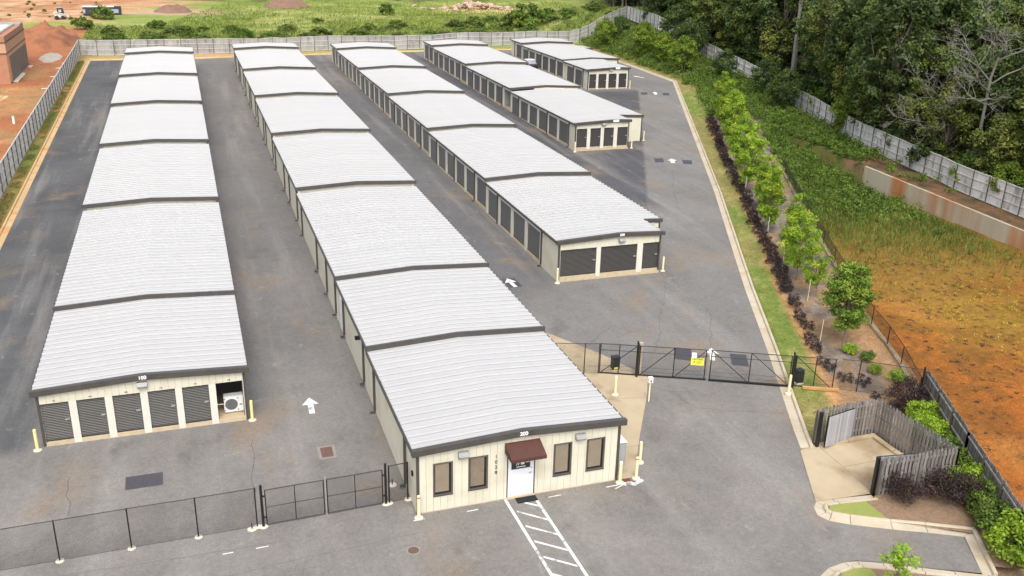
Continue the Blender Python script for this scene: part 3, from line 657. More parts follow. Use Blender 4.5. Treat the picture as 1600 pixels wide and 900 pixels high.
def front(B, y0, doors, zfl, ze, xa, xb, doorh=1.96, mat=DOORM, header=True, labels=None, corner=True, openbay=None):
    """gable end facing the camera at plane y0: roll-up doors [(xl,xr)], pilasters between, header sheets above"""
    t = B.t; ztop = zfl+.2+doorh
    edges = [xa+.0]; 
    for (l, r) in doors:
        w = r-l
        if openbay != (l, r):
            d = put("roll_up_door", roll_door(w, doorh, mat), t, (l, y0+.085, zfl+.2)); latch(d, r-.16, y0+.055, zfl+.2+doorh*.53, 'x')
    xs = [xa+.10]+[v for d_ in doors for v in d_]+[xb-.10]
    for i in range(0, len(xs), 2):
        if xs[i+1]-xs[i] > .015: MB().box((xs[i], y0-.012, zfl+.012), (xs[i+1], y0+.12, ztop)).build("pilaster", CREAMP, t)
    for (l, r) in doors: MB().box((l+.004, y0-.03, zfl-.35), (r-.004, y0+.15, zfl+.196)).build("door_sill", SILLM, t)
    MB().box((xa-.02, y0-.022, zfl-.4), (xb+.02, y0+.14, zfl+.008)).build("slab_edge", SILLM, t)
    # header sheets
    n = max(1, round((xb-xa-.2)/.305)); w = (xb-xa-.2)/n
    for i in range(n):
        l = xa+.1+i*w; r = l+w-.008; zl, zr_ = B.zr(l, ze)-.10, B.zr(r, ze)-.10
        MB().hexa([(l,y0-.006,ztop+.004),(r,y0-.006,ztop+.004),(r,y0+.06,ztop+.004),(l,y0+.06,ztop+.004),(l,y0-.006,zl),(r,y0-.006,zr_),(r,y0+.06,zr_),(l,y0+.06,zl)]).build("header_panel", CREAM, t)
    MB().box((xa+.1, y0+.061, ztop+.01), (xb-.1, y0+.125, B.zr(xa, ze)-.1)).build("header_backing", EDGE, t)
    if corner:
        for x, sgn in ((xa, 1), (xb, -1)):
            MB().box((min(x-.02*sgn, x+.085*sgn), y0-.03, zfl+.01), (max(x-.02*sgn, x+.085*sgn), y0+.12, B.zr(x, ze)-.16)).build("corner_trim", DARK, t)
    if labels:
        for (l, r), s_ in zip(doors, labels): textobj("unit_number", s_, .10, BLACK, t, ((l+r)/2, y0-.012, ztop+.12), .003, .01)
def wall_light(B, x, y0, z):
    p = MB().prism([(x-.22,y0-.002,z-.13),(x-.22,y0-.002,z+.14),(x-.22,y0-.16,z+.14),(x-.22,y0-.26,z-.02),(x-.22,y0-.20,z-.13)], (.44,0,0)).build("wall_light", LIGHTG, B.t)
    MB().hexa([(x-.18,y0-.20,z-.125),(x+.18,y0-.20,z-.125),(x+.18,y0-.21,z-.11),(x-.18,y0-.21,z-.11),(x-.18,y0-.258,z-.015),(x+.18,y0-.258,z-.015),(x+.18,y0-.268,z-.015),(x-.18,y0-.268,z-.015)]).build("lens", LENS, p)
def side(B, X, sgn, bays, blanks, dsps, secs):
    """long wall at x=X facing sgn; bays (ya,yb,zfloor,zeave,open) ; mullions, header per bay"""
    t = B.t; o = lambda d: X+sgn*d
    for (ya, yb, zf, ze, op) in bays:
        zt = ze-.50; zb = zf+.2
        if not op:
            h = zt-zb; w = yb-ya-.5
            d = put("roll_up_door", roll_door(w, h, DOORG), t, (o(-.085), ya+.25 if sgn < 0 else yb-.25, zb), 0)
            d.rotation_euler = (0,0,R(-90) if sgn < 0 else R(90))
            if sgn < 0: d.location.y += w
            else: d.location.y -= w
        xs = sorted((o(0), o(-.12)))
        MB().box((xs[0],ya+.25,zt), (xs[1],yb-.25,ze-.14)).build("header_panel", CREAMP, t)
        xs = sorted((o(.02), o(-.12)))
        MB().box((xs[0],ya+.25,zf-.35), (xs[1],yb-.25,zb-.004)).build("door_sill", SILLM, t)
    ms = {}
    for (ya, yb, zf, ze, op) in bays:
        for y in (ya, yb):
            key = round(y*2)/2
            if key in ms: ms[key] = (ms[key][0], min(ms[key][1], ze), min(ms[key][2], zf))
            else: ms[key] = (y, ze, zf)
    for y, ze, zf in ms.values():
        xs = sorted((o(.012), o(-.12))); MB().box((xs[0],y-.246,zf-.35), (xs[1],y+.246,ze-.14)).build("pilaster", CREAMP, t)
    for (ya, yb, zf, ze) in blanks:
        n = max(1, round((yb-ya)/.61)); w = (yb-ya)/n; xs = sorted((o(.005), o(-.12)))
        for i in range(n): MB().box((xs[0],ya+i*w+.004,zf-.35), (xs[1],ya+(i+1)*w-.004,ze-.14)).build("wall_panel", CREAM, t)
    for y, zf, ze in dsps:
        xs = sorted((o(.015), o(.12))); b = MB().box((xs[0],y-.055,zf+.1), (xs[1],y+.055,ze-.10)); 
        xs = sorted((o(.05), o(.30))); b.box((xs[0],y-.05,zf-.05), (xs[1],y+.05,zf+.05)); b.build("downspout", DARK, t)
def grid_bays(B, k, n, near_blank=0, openi=()):
    ya, yb = B.Y[k]+near_blank, B.Y[k+1]; p = (yb-ya)/n
    return [(ya+i*p, ya+(i+1)*p, B.fl[k], B.z[k], i in openi) for i in range(n)]

# --- building 100
B1 = building("long storage building with number 100, six units across its end", 0, 9.14, [-.15,9.95,29.4,48.86,68.12,87.2,106.78,112.43], 2.8425, .0191, number="100")
D1 = [(.11,1.30),(1.62,2.83),(3.16,4.37),(4.70,5.92),(6.23,7.44),(7.76,9.01)]
front(B1, 0, D1, B1.fl[0], B1.z[0], 0, 9.14, labels=["101","102","103","104","105","106"], openbay=D1[5])
wall_light(B1, 4.52, -.008, 2.60)
c = [(.13,7.6,.13,9.9,-.3,B1.z[0]),(7.6,9.01,2.6,9.9,-.3,B1.z[0])]+[(.13,9.01,B1.Y[k]+.1,B1.Y[k+1]+.1,B1.fl[k]-.35,B1.z[k]) for k in range(1,7)]
core(B1, c)
MB().box((7.6,.13,-.3), (9.01,2.6,.2)).build("slab", TANFLOOR, B1.t)
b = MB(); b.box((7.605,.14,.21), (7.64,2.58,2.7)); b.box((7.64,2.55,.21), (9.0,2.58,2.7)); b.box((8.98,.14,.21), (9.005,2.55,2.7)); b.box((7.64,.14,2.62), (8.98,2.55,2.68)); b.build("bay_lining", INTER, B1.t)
bays = [(0.35+i*3.2, 3.55+i*3.2, B1.fl[0], B1.z[0], False) for i in range(3)]
for k in range(1,6): bays += grid_bays(B1, k, 6)
bays += grid_bays(B1, 6, 2)
dsp = [(B1.Y[k]+(B1.Y[k+1]-B1.Y[k])*q/6, B1.fl[k], B1.z[k]) for k in range(1,6) for q in (1,3,5)]
for X, sg in ((0,-1),(9.14,1)): side(B1, X, sg, bays, [], dsp, None)
# --- building 200 (office)
B2 = building("long storage building numbered 200 with the office at its end", 15.28, 24.45, [-10.10,.1255,10.08,29.64,49.05,68.73,87.7,107.29,112.55], 2.862, .0204, number="200")
core(B2, [(15.36,24.38,B2.Y[k]+(.23 if k == 0 else .1),B2.Y[k+1]+.1,B2.fl[k]-.4,B2.z[k]) for k in range(8)])
y0 = -9.95; zf = -.2; OPEN = [(15.97,16.82,.55,2.12),(17.50,18.36,.56,2.15),(21.34,22.19,.56,2.15),(22.89,23.76,.55,2.14),(19.22,20.49,-1,2.0)]
n = 29; w = (24.36-15.36)/n
for i in range(n):
    l, r = 15.36+i*w+.005, 15.36+(i+1)*w-.005
    cuts = [(o_[2], o_[3]) for o_ in OPEN if o_[0] < r and o_[1] > l]
    zt = B2.zr((l+r)/2, B2.z[0])-.12; spans = [(zf+.05, zt)]
    if cuts:
        a, b_ = cuts[0]; pl = [o_ for o_ in OPEN if o_[0] < r and o_[1] > l][0]
        # slivers beside the opening
        if l < pl[0]-.02: MB().box((l,y0,max(a,zf+.05)), (pl[0]-.004,y0+.05,b_)).build("wall_panel", CREAM, B2.t)
        if r > pl[1]+.02: MB().box((pl[1]+.004,y0,max(a,zf+.05)), (r,y0+.05,b_)).build("wall_panel", CREAM, B2.t)
        spans = ([(zf+.05, a-.003)] if a > 0 else [])+[(b_+.003, zt)]
    for za, zb in spans: MB().box((l,y0,za), (r,y0+.05,zb)).build("wall_panel", CREAM, B2.t)
FRAME = pmat("brown_window_frame", (.10,.088,.076), (.08,.07,.062), 3, .5)
SEAMM = pmat("dark_wall_joint", (.30,.27,.20), None, 3, .7)  # darker cream of the backing behind the panel gaps
MB().box((15.34,y0+.052,zf-.2), (24.38,y0+.08,B2.z[0]-.16)).build("wall_backing", SEAMM, B2.t)
MB().box((15.30,y0-.02,zf-.3), (24.42,y0+.06,zf+.045)).build("slab_edge", SILLM, B2.t)
for x in (15.27, 24.37): MB().box((x,y0-.03,zf+.03), (x+.11,y0+.09,B2.z[0]-.15)).build("corner_trim", DARK, B2.t)
for i, (l, r, za, zb) in enumerate(OPEN[:4]):
    f = MB(); fw = .055
    f.box((l,y0-.03,za), (r,y0+.05,za+fw)); f.box((l,y0-.03,zb-fw), (r,y0+.05,zb)); f.box((l,y0-.03,za+fw), (l+fw,y0+.05,zb-fw)); f.box((r-fw-.02,y0-.03,za+fw), (r,y0+.05,zb-fw))
    wn = f.build("window", FRAME, B2.t)
    MB().box((l+fw,y0+.030,za+fw), (r-fw,y0+.036,zb-fw)).build("pane", GLASS, wn)
    b = MB(); nb_ = 30
    for j in range(nb_):
        zz = za+.16+(zb-fw-za-.17)*j/nb_; b.add([(l+fw+.04,y0+.024,zz),(r-fw-.11,y0+.024,zz),(r-fw-.11,y0+.012,zz+.043),(l+fw+.04,y0+.012,zz+.043)], [(0,1,2,3)])
    b.build("blind", BLINDW if i == 1 else BLIND, wn)
    MB().box((l-.01,y0-.036,za-.03), (r+.01,y0+.02,za-.004)).build("sill", DARK, wn)
dr = MB().box((19.27,y0+.012,-.12), (20.45,y0+.05,2.0)).build("entrance_door", WHITED, B2.t)
MB().box((19.22,y0-.015,-.14), (19.265,y0+.05,2.0)).build("door_jamb", DARK, B2.t); MB().box((20.455,y0-.015,-.14), (20.495,y0+.05,2.0)).build("door_jamb", DARK, B2.t)
MB().box((19.2,y0-.10,zf-.05), (20.5,y0+.05,-.125)).build("door_sill", SILLM, B2.t)
hd = MB().tube((20.32,y0-.03,.98), (20.32,y0+.012,.98), .03); hd.beam((20.2,y0-.05,.98), (20.34,y0-.05,.98), .025, .03); hd.build("handle", SILVER, dr)
MB().tube((20.33,y0-.02,1.2), (20.33,y0+.012,1.2), .035).build("deadbolt", SILVER, dr)
sg = MB().box((19.42,y0-.004,1.22), (20.27,y0+.012,1.98)).build("door_sign", BLACKBOX, dr)
b = MB(); b.box((19.84,y0-.010,1.42), (20.0,y0-.004,1.58)); b.box((19.64,y0-.010,1.30), (20.06,y0-.004,1.335))
for x in (19.62,19.70): b.add([(x,y0-.008,1.40),(x+.035,y0-.008,1.40),(x+.09,y0-.008,1.54),(x+.055,y0-.008,1.54)], [(0,1,2,3)])
for i in range(4): b.box((20.07+i*.045,y0-.010,1.48), (20.10+i*.045,y0-.004,1.56))
b.build("sign_print", WHITE, sg)
aw = MB().prism([(19.10,y0-.004,2.58),(19.10,y0-.90,2.26),(19.10,y0-.90,2.10),(19.10,y0-.88,2.10),(19.10,y0-.88,2.245),(19.10,y0-.004,2.555)], (1.57,0,0))
for x in (19.10, 20.65): aw.prism([(x,y0-.006,2.56),(x,y0-.89,2.25),(x,y0-.89,2.11),(x,y0-.006,2.11)], (.02,0,0))
aw.build("awning", MAROON, B2.t)
for i, ch in enumerate("1028"): textobj("address_digit", ch, .24, BLACK, B2.t, (18.72,y0-.008,1.99-i*.257), .004, .012)
wall_light(B2, 17.25, y0-.006, 2.39); wall_light(B2, 22.52, y0-.006, 2.39)
# side walls of 200
dB2 = [-7.96,-1.05,1.84,8.22,11.2,14.9,19.4,27.65,30.5,36.0,40.0,47.79,50.3,57.5,60.2,67.5,70.5,77.2,79.8,86.6,90,96.7,99.5,106,109]
def secof(B, y):
    for k in range(len(B.Y)-1):
        if y < B.Y[k+1]: return k
    return len(B.Y)-2
ed = [B2.Y[0]+.24]+[y for y in B2.Y[1:-1]]+[B2.Y[-1]]
bl = []
for a, b_ in zip(ed[:-1], ed[1:]):
    k = secof(B2, (a+b_)/2)
    segs = [(a, b_)]
    if k == 1: segs = [(a, 8.35)]
    if k == 2: segs = [(11.1, b_)]
    if k == 4: segs = [(30.7, b_)] if a > 29 and a < 31 else segs
    for s_ in segs: bl.append((s_[0], s_[1], B2.fl[k], B2.z[k]))
side(B2, 15.28, -1, [], bl, [(y, B2.fl[secof(B2, y)], B2.z[secof(B2, y)]) for y in dB2], None)
MB().box((15.27,8.36,B2.fl[1]-.3), (15.36,10.06,B2.z[1]-.14)).build("wall_panel", CREAMP, B2.t)
MB().box((15.31,10.1,B2.fl[2]-.3), (15.38,11.08,B2.z[2]-.14)).build("wall_panel", CREAMP, B2.t)
sdr = MB().box((15.22,8.62,B2.fl[1]+.05), (15.268,9.62,B2.fl[1]+2.1)).build("side_door", WHITED, B2.t); MB().box((15.16,9.4,B2.fl[1]+1.0), (15.219,9.5,B2.fl[1]+1.05)).build("handle", SILVER, sdr)
bl2 = [(B2.Y[k]+(.24 if k == 0 else 0), B2.Y[k+1], B2.fl[k], B2.z[k]) for k in range(8)]
side(B2, 24.45, 1, [], bl2, [(y, B2.fl[secof(B2, y)], B2.z[secof(B2, y)]) for y in dB2[::2]], None)
MB().box((15.20,-9.35,1.3), (15.27,-9.2,1.5)).build("meter_socket", BLACK, B2.t)
lt = MB().box((15.02,3.0,2.25), (15.27,3.2,2.42)).build("security_camera", BLACK, B2.t)
# --- building 300
B3 = building("long storage building numbered 300 with three doors across its end", 30.81, 39.97, [13.40,30.0,49.72,69.31,89.06,108.46,114.7], 3.117, .0182, nx=38.52, njog=16.5, number="300")
front(B3, 13.55, [(30.93,33.62),(33.94,36.74),(37.17,38.42)], B3.fl[0]+.06, B3.z[0], 30.81, 38.52, doorh=1.93)
wall_light(B3, 35.45, 13.54, 2.86)
core(B3, [(30.94,38.40,13.68,16.7,B3.fl[0]-.3,B3.z[0]),(30.94,39.9,16.66,30.1,B3.fl[0]-.3,B3.z[0])]+[(30.94,39.9,B3.Y[k]+.1,B3.Y[k+1]+.1,B3.fl[k]-.4,B3.z[k]) for k in range(1,6)])
MB().box((38.62,16.52,B3.fl[0]), (39.9,16.66,B3.zr(39.9,B3.z[0])-.12)).build("wall_panel", CREAM, B3.t); MB().box((39.86,16.5,B3.fl[0]), (39.99,16.62,B3.z[0]-.12)).build("corner_trim", DARK, B3.t)
bays = [(17.0+i*3.25, 20.25+i*3.25, B3.fl[0], B3.z[0], False) for i in range(4)]
for k in range(1,5): bays += grid_bays(B3, k, 6)
bays += grid_bays(B3, 5, 2)
dsp = [(16.80,B3.fl[0],B3.z[0]),(26.98,B3.fl[0],B3.z[0])]+[(B3.Y[k]+(B3.Y[k+1]-B3.Y[k])*q/6+.18, B3.fl[k], B3.z[k]) for k in range(1,5) for q in (1,3,5)]+[(111.7,B3.fl[5],B3.z[5])]
side(B3, 30.81, -1, bays, [(13.68,16.74,B3.fl[0],B3.z[0])], dsp, None)
side(B3, 39.97, 1, [b_ for b_ in bays if b_[0] > 19], [(16.66,20.0,B3.fl[0],B3.z[0])], dsp[2:], None)
# --- building 400
B4 = building("long storage building with four narrow doors and a jogged corner beside number 300", 46.54, 55.70, [48.61,70.02,90.10,109.78,115.82], 3.80, .0188, nx=52.78, njog=51.5, number="")
P4 = [(46.68,47.88),(48.27,49.47),(49.84,51.0),(51.43,52.66)]
front(B4, 48.76, P4, B4.fl[0]+.06, B4.z[0], 46.54, 52.78, doorh=2.0)
wall_light(B4, 49.75, 48.75, 3.62)
bo = grid_bays(B4, 1, 6, 0, openi=(0,)); b0 = bo[0]
core(B4, [(46.67,52.66,48.9,51.7,B4.fl[0]-.3,B4.z[0]),(46.67,55.6,51.66,70.1,B4.fl[0]-.3,B4.z[0]),
          (49.6,55.6,b0[0],b0[1],B4.fl[1]-.4,B4.z[1]),(46.67,55.6,b0[1]-.2,90.2,B4.fl[1]-.4,B4.z[1])]+[(46.67,55.6,B4.Y[k]+.1,B4.Y[k+1]+.1,B4.fl[k]-.4,B4.z[k]) for k in (2,3)])
MB().box((46.5,b0[0]+.25,B4.fl[1]-.3), (49.6,b0[1]-.2,B4.fl[1]+.06)).build("slab", TANFLOOR, B4.t)
b = MB(); b.box((49.55,b0[0]+.2,B4.fl[1]+.07), (49.59,b0[1]-.21,B4.z[1]-.2)); b.box((46.7,b0[1]-.24,B4.fl[1]+.07), (49.55,b0[1]-.205,B4.z[1]-.2)); b.build("bay_lining", INTERG, B4.t)
MB().box((52.9,51.52,B4.fl[0]), (55.6,51.66,B4.z[0]-.06)).build("wall_panel", CREAM, B4.t); MB().box((55.59,51.5,B4.fl[0]), (55.72,51.62,B4.z[0]-.12)).build("corner_trim", DARK, B4.t)
bays = [(50.6+i*3.237, 50.6+(i+1)*3.237, B4.fl[0], B4.z[0], False) for i in range(6)]+bo+grid_bays(B4, 2, 6)+grid_bays(B4, 3, 2)
dsp = [(50.5,B4.fl[0],B4.z[0]),(57.09,B4.fl[0],B4.z[0]),(67.0,B4.fl[0],B4.z[0])]+[(B4.Y[k]+(B4.Y[k+1]-B4.Y[k])*q/6+.18, B4.fl[k], B4.z[k]) for k in (1,2) for q in (1,3,5)]+[(112.9,B4.fl[3],B4.z[3])]
side(B4, 46.54, -1, bays, [(48.9,50.34,B4.fl[0],B4.z[0])], dsp, None)
side(B4, 55.70, 1, [(a, b_, c_, d_, False) for a, b_, c_, d_, e_ in bays if a > 53], [(51.66,53.6,B4.fl[0],B4.z[0])], [], None)
# --- building 500
B5 = building("shortest storage building with four dark doors, farthest from the office", 62.8, 71.9, [83.30,93.0,112.0,117.9], 4.288, .0193, nx=69.2, njog=93.0, number="")
P5 = [(62.98,64.08),(64.43,65.68),(66.03,67.29),(67.65,68.9)]
front(B5, 83.45, P5, B5.fl[0], B5.z[0], 62.8, 69.2, doorh=2.0)
wall_light(B5, 66.3, 83.44, 4.18)
core(B5, [(62.93,69.1,83.6,93.1,B5.fl[0]-.3,B5.z[0]),(62.93,71.8,93.1,112.1,B5.fl[1]-.4,B5.z[1]),(62.93,71.8,112.1,117.8,B5.fl[2]-.4,B5.z[2])])
MB().box((69.3,93.06,B5.fl[1]-.3), (71.8,93.11,B5.z[1]-.06)).build("wall_panel", CREAM, B5.t); MB().box((71.78,93.0,B5.fl[1]-.2), (71.92,93.12,B5.z[1]-.12)).build("corner_trim", DARK, B5.t)
bays = [(85.4,88.65,B5.fl[0],B5.z[0],False),(88.65,91.9,B5.fl[0],B5.z[0],False)]+grid_bays(B5, 1, 6)+[(112.3,115.5,B5.fl[2],B5.z[2],False)]
dsp = [(85.2,B5.fl[0],B5.z[0]),(88.84,B5.fl[0],B5.z[0])]+[(93+19*q/6+.18, B5.fl[1], B5.z[1]) for q in (1,3,5)]+[(115.9,B5.fl[2],B5.z[2])]
side(B5, 62.8, -1, bays, [(83.6,85.1,B5.fl[0],B5.z[0]),(115.8,117.8,B5.fl[2],B5.z[2])], dsp, None)
side(B5, 71.9, 1, [b_ for b_ in bays if 93 < b_[0] < 106], [], [], None)
zb_ = B5.z[1]-.30   # lower lean-to roof at the far corner
gable(MB(), 71.95, 60, 74.3, zb_+.12, 0, zb_, 108.6, 112.4, .02, .06).build("roof_section", ROOF, B5.t)
gable(MB(), 72.0, 60, 74.35, zb_+.12, 0, zb_, 108.5, 108.62, .06, .2).build("fascia", DARK, B5.t)
MB().box((72.0,108.7,B5.fl[1]-.3), (74.1,112.3,zb_-.06)).build("wall", CREAM, B5.t)

# ------------------------------------------------------------------ grey board fences round the yard
def board_fence(name, label, pl, hgt=2.46, bay=2.44, face=1, ground=None, group=None, mat=None):
    """posts, rails and boards along pl; face=+1: posts and rails stand on the left of travel"""
    ground = ground or T; pts = densify(pl, bay); t = thing(name, label, "fence", (pts[0][0], pts[0][1], ground(*pts[0])), group)
    zs = [ground(*p) for p in pts]
    for i, (a, b) in enumerate(zip(pts[:-1], pts[1:])):
        A = Vector((a[0], a[1], zs[i])); B_ = Vector((b[0], b[1], zs[i+1])); d = (B_-A); dh = Vector((d.x, d.y, 0)).normalized(); nn = Vector((-dh.y, dh.x, 0))*face
        k = MB(); n = 16; rnd = random.Random(i*7+len(pts))
        for j in range(n):
            p = A+d*((j+.03)/n); q = A+d*((j+.97)/n); o1 = nn*rnd.uniform(-.006, .006); th = nn*-.022; tz = rnd.uniform(-.025, .02)
            k.hexa([p+o1+Vector((0,0,.05)), q+o1+Vector((0,0,.05)), q+o1+th+Vector((0,0,.05)), p+o1+th+Vector((0,0,.05)), p+o1+Vector((0,0,hgt+tz)), q+o1+Vector((0,0,hgt+tz)), q+o1+th+Vector((0,0,hgt+tz)), p+o1+th+Vector((0,0,hgt+tz))])
        pb = k.build("boards", mat or FPANEL, t, kind='stuff')
        for zr in (.10, .86, 1.66, hgt-.06):
            MB().beam(A+nn*.035+dh*.06+Vector((0,0,zr)), B_+nn*.035-dh*.06+Vector((0,0,zr)), .045, .085).build("rail", RAILW, pb)
    for i, p in enumerate(pts):
        j = min(i, len(pts)-2); d = Vector((pts[j+1][0]-pts[j][0], pts[j+1][1]-pts[j][1], 0)).normalized(); nn = Vector((-d.y, d.x, 0))*face
        c = Vector((p[0], p[1], zs[i]))+nn*.045
        MB().beam(c+Vector((0,0,-.3)), c+Vector((0,0,hgt-.02)), .075, .055).build("post", WOODD, t)
    return t
board_fence("board_fence", "long pale grey board fence between red dirt and the first lane", [(-7.85,20),(-7.8,124.6)], face=-1, mat=FPANELL)
board_fence("board_fence", "pale grey board fence across the far end behind the white roofs", [(-7.75,124.65),(15.3,125.0),(46,126.4),(81.3,131.1)], face=-1, mat=FPANELB)
board_fence("board_fence", "short grey board fence climbing the bank at the far corner", [(81.4,131.2),(87.7,134),(94,137)], face=-1, mat=FPANELB)
board_fence("board_fence", "grey board fence along the wood's edge, partly hidden by trees", [(94,136.9),(89.8,115),(89.8,97),(89.4,77.5),(84.0,60.5),(78.5,42.8),(75.4,23),(74.7,16.7),(73.9,5),(73.75,-8)], face=-1)

# retaining wall below the wood
t = thing("retaining_wall", "low concrete retaining wall with orange rust stains above the muddy basin", "retaining wall", (wx(0), 0, -1.6))
ys = np.arange(-12, 35.5, 1.52); stained = {22,23,24,28,29,30,31,13,14,18,8,9}
for i, (a, b) in enumerate(zip(ys[:-1], ys[1:])):
    k = MB(); g = .008
    k.hexa([(wx(a)-.02,a+g,S(a)-2.1),(wx(a)+.26,a+g,S(a)-2.1),(wx(b)+.26,b-g,S(b)-2.1),(wx(b)-.02,b-g,S(b)-2.1),(wx(a)-.02,a+g,S(a)+.38),(wx(a)+.26,a+g,S(a)+.38),(wx(b)+.26,b-g,S(b)+.38),(wx(b)-.02,b-g,S(b)+.38)])
    yy = (a+b)/2
    st = any(lo < yy < hi for lo, hi in ((18.5,24.6),(7,15.5),(26.3,27.9),(-4,2)))
    k.build("panel", RETW, t)

# ------------------------------------------------------------------ black chain-link fences and gates
def fabric(A, B, z0, z1, pitch=.078, r=.0028):
    """woven wire between two ground points, heights z0..z1 above each"""
    k = MB(); A = Vector(A); B = Vector(B); L_ = (B-A).length; h = z1-z0; d = (B-A)/L_
    def pt(s, z): return A+d*s+Vector((0,0,z0+z))
    n = int((L_+h)/pitch)
    for i in range(1, n):
        s = i*pitch
        for sg in (0, 1):
            a0, b0_ = max(0, s-h), min(L_, s)      # line from (s-h,h) to (s,0)
            za, zb = s-a0, s-b0_
            if sg: a0, b0_ = L_-a0, L_-b0_
            if abs(a0-b0_) < .02: continue
            k.tube(pt(a0, za), pt(b0_, zb), r, n=3, cap=False)
    return k
def chain_fence(name, label, pl, hgt=1.83, posts=None, footings=True, ground=None, zoff=0, fab=True, pr=.028):
    ground = ground or (lambda x, y: S(y)); t = thing(name, label, "chain-link fence", (*pl[0], ground(*pl[0])))
    P = [Vector((x, y, ground(x, y)+zoff)) for x, y in pl]
    for i, p in enumerate(P):
        if posts is None or i in posts:
            MB().tube(p-Vector((0,0,.15)), p+Vector((0,0,hgt+.02)), pr, n=8).build("post", BLACK, t)
            if footings: MB().lathe([(.17,-.1),(.16,.02),(.10,.035)], p, 10).build("footing", CONCW, t)
    for a, b in zip(P[:-1], P[1:]):
        MB().tube(a+Vector((0,0,hgt)), b+Vector((0,0,hgt)), .021, n=6).build("top_rail", BLACK, t)
        if fab:
            fabric(a, b, .05, hgt).build("wire_mesh", BLACK, t, kind='stuff')
            MB().tube(a+Vector((0,0,.05)), b+Vector((0,0,.05)), .004, n=4).build("tension_wire", BLACK, t)
    return t
F1 = chain_fence("chain_link_fence", "black chain-link fence across the front of the grey yard", [(-3.4,-9.1),(-1.0,-9.05),(1.48,-9.02),(4.05,-8.98),(6.55,-8.98),(8.84,-8.95)])
MB().tube((9.08,-9.0,-.35), (9.08,-9.0,1.78), .055, n=10).build("gate_post", BLACK, F1); MB().lathe([(.2,-.1),(.19,.02),(.1,.04)], (9.08,-9.0,-.19), 10).build("footing", CONCW, F1)
F2 = chain_fence("chain_link_fence", "short black chain-link piece between the double gate and the office wall", [(14.32,-8.85),(15.14,-8.8)], pr=.035)
MB().tube((14.18,-8.85,-.35), (14.18,-8.85,1.80), .055, n=10).build("gate_post", BLACK, F2); MB().lathe([(.2,-.1),(.19,.02),(.1,.04)], (14.18,-8.85,-.19), 10).build("footing", CONCW, F2)
def leaf(label, A, B, hinge, z=-.19):
    A = Vector((*A, z)); B = Vector((*B, z)); t = thing("chain_link_gate", label, "gate", A, "double swing gate leaves"); d = (B-A).normalized(); z0, z1 = .10, 1.72; u = Vector((0,0,1))
    f = MB()
    for z_ in (z0, z1): f.tube(A+u*z_, B+u*z_, .024, n=6)
    for p in (A, B): f.tube(p+u*z0, p+u*z1, .024, n=6)
    f.build("frame", BLACK, t); M_ = (A+B)/2; br = MB(); zc = (z0+z1)/2
    br.tube(A+u*zc, B+u*zc, .019, n=6); br.tube(M_+u*z0, M_+u*z1, .019, n=6); br.build("brace", BLACK, t)
    fabric(A, B, z0, z1).build("wire_mesh", BLACK, t, kind='stuff')
    hp = A if hinge == 0 else B; s_ = -1 if hinge == 0 else 1
    for z_ in (.45, 1.45): MB().beam(hp+u*z_, hp+d*s_*.13+u*z_, .05, .06).build("hinge", BLACK, t)
    return t
g1 = leaf("open-mesh black gate leaf hung on the post by the long front fence", (9.23,-9.0), (11.58,-8.93), 0)
g2 = leaf("open-mesh black gate leaf hung on the post near the office", (11.72,-8.92), (14.04,-8.86), 1)
MB().tube((11.66,-8.95,-.19), (11.66,-8.95,1.70), .020, n=6).build("drop_rod", SILVER, g2)
for i, (x, y) in enumerate([(14.72,-7.55),(8.62,-9.05)]):
    t = thing("gate_keeper", ["short black gate keeper on a pale footing beside the office wall","short black gate keeper on a pale footing by the fence end post"][i], "gate keeper", (x, y, S(y)), "gate keepers")
    MB().lathe([(.2,-.08),(.19,.02),(.1,.035)], (x,y,S(y)), 12).build("footing", CONCW, t); MB().tube((x,y,S(y)), (x,y,S(y)+.28), .025, n=6).build("stub", BLACK, t)
# cantilever gate
gA, gB = Vector((27.94,-.05,0)), Vector((33.30,-2.40,0)); gC, gD = Vector((33.40,-2.52,0)), Vector((39.42,-5.38,0))
def canti(label, P0, P1, stations, diags, tail):
    """stations: distances of uprights from P0; diags: pairs (station a, end z, station b, end z)"""
    P0 = Vector((P0.x, P0.y, -.12)); P1 = Vector((P1.x, P1.y, -.16)); L_ = (P1-P0).length; d = (P1-P0)/L_; u = Vector((0,0,1)); at = lambda s, z: P0+d*s+u*z
    t = thing("cantilever_gate", label, "gate", P0, "sliding gate leaves"); z0, zm, z1 = .12, 1.55, 1.92
    MB().beam(at(0,z0), at(L_,z0), .10, .13).build("bottom_rail", BLACK, t)
    MB().tube(at(0,z1), at(L_,z1), .026, n=6).build("top_rail", BLACK, t); MB().tube(at(0,zm), at(L_,zm), .020, n=6).build("middle_rail", BLACK, t)
    for s in stations: MB().tube(at(s,z0), at(s,z1), .028, n=6).build("upright", BLACK, t)
    for a, za, b, zb in diags: MB().tube(at(a,z1 if za else z0), at(b,z1 if zb else z0), .022, n=6).build("brace", BLACK, t)
    fabric(at(0,0), at(L_,0), z0, z1, .085, .0022).build("wire_mesh", BLACK, t, kind='stuff')
    for z in (.38,.62): MB().tube(at(0,z), at(L_,z), .006, n=4).build("tension_wire", BLACK, t)
    return t, at, L_
cg1, at1, L1 = canti("black sliding gate leaf carrying the yellow sign, with its tail beside the apron", gA, gB, [.02,1.05,2.05,2.18,4.05,5.75], [(0,0,2.05,1),(2.18,0,4.05,1),(4.05,0,5.8,1)], 0)
cg2, at2, L2 = canti("black sliding gate leaf crossing the kerb on the grass side", gC, gD, [.04,2.15,4.3,4.55,5.6,6.6], [(0,1,2.15,0),(2.15,1,4.3,0),(4.55,1,6.6,0)], 0)
sgn = MB(); p, q = at1(4.95,0), at1(5.65,0); nn = Vector((-.4,-.92,0))*.05
z0, z1 = 1.0, 1.42
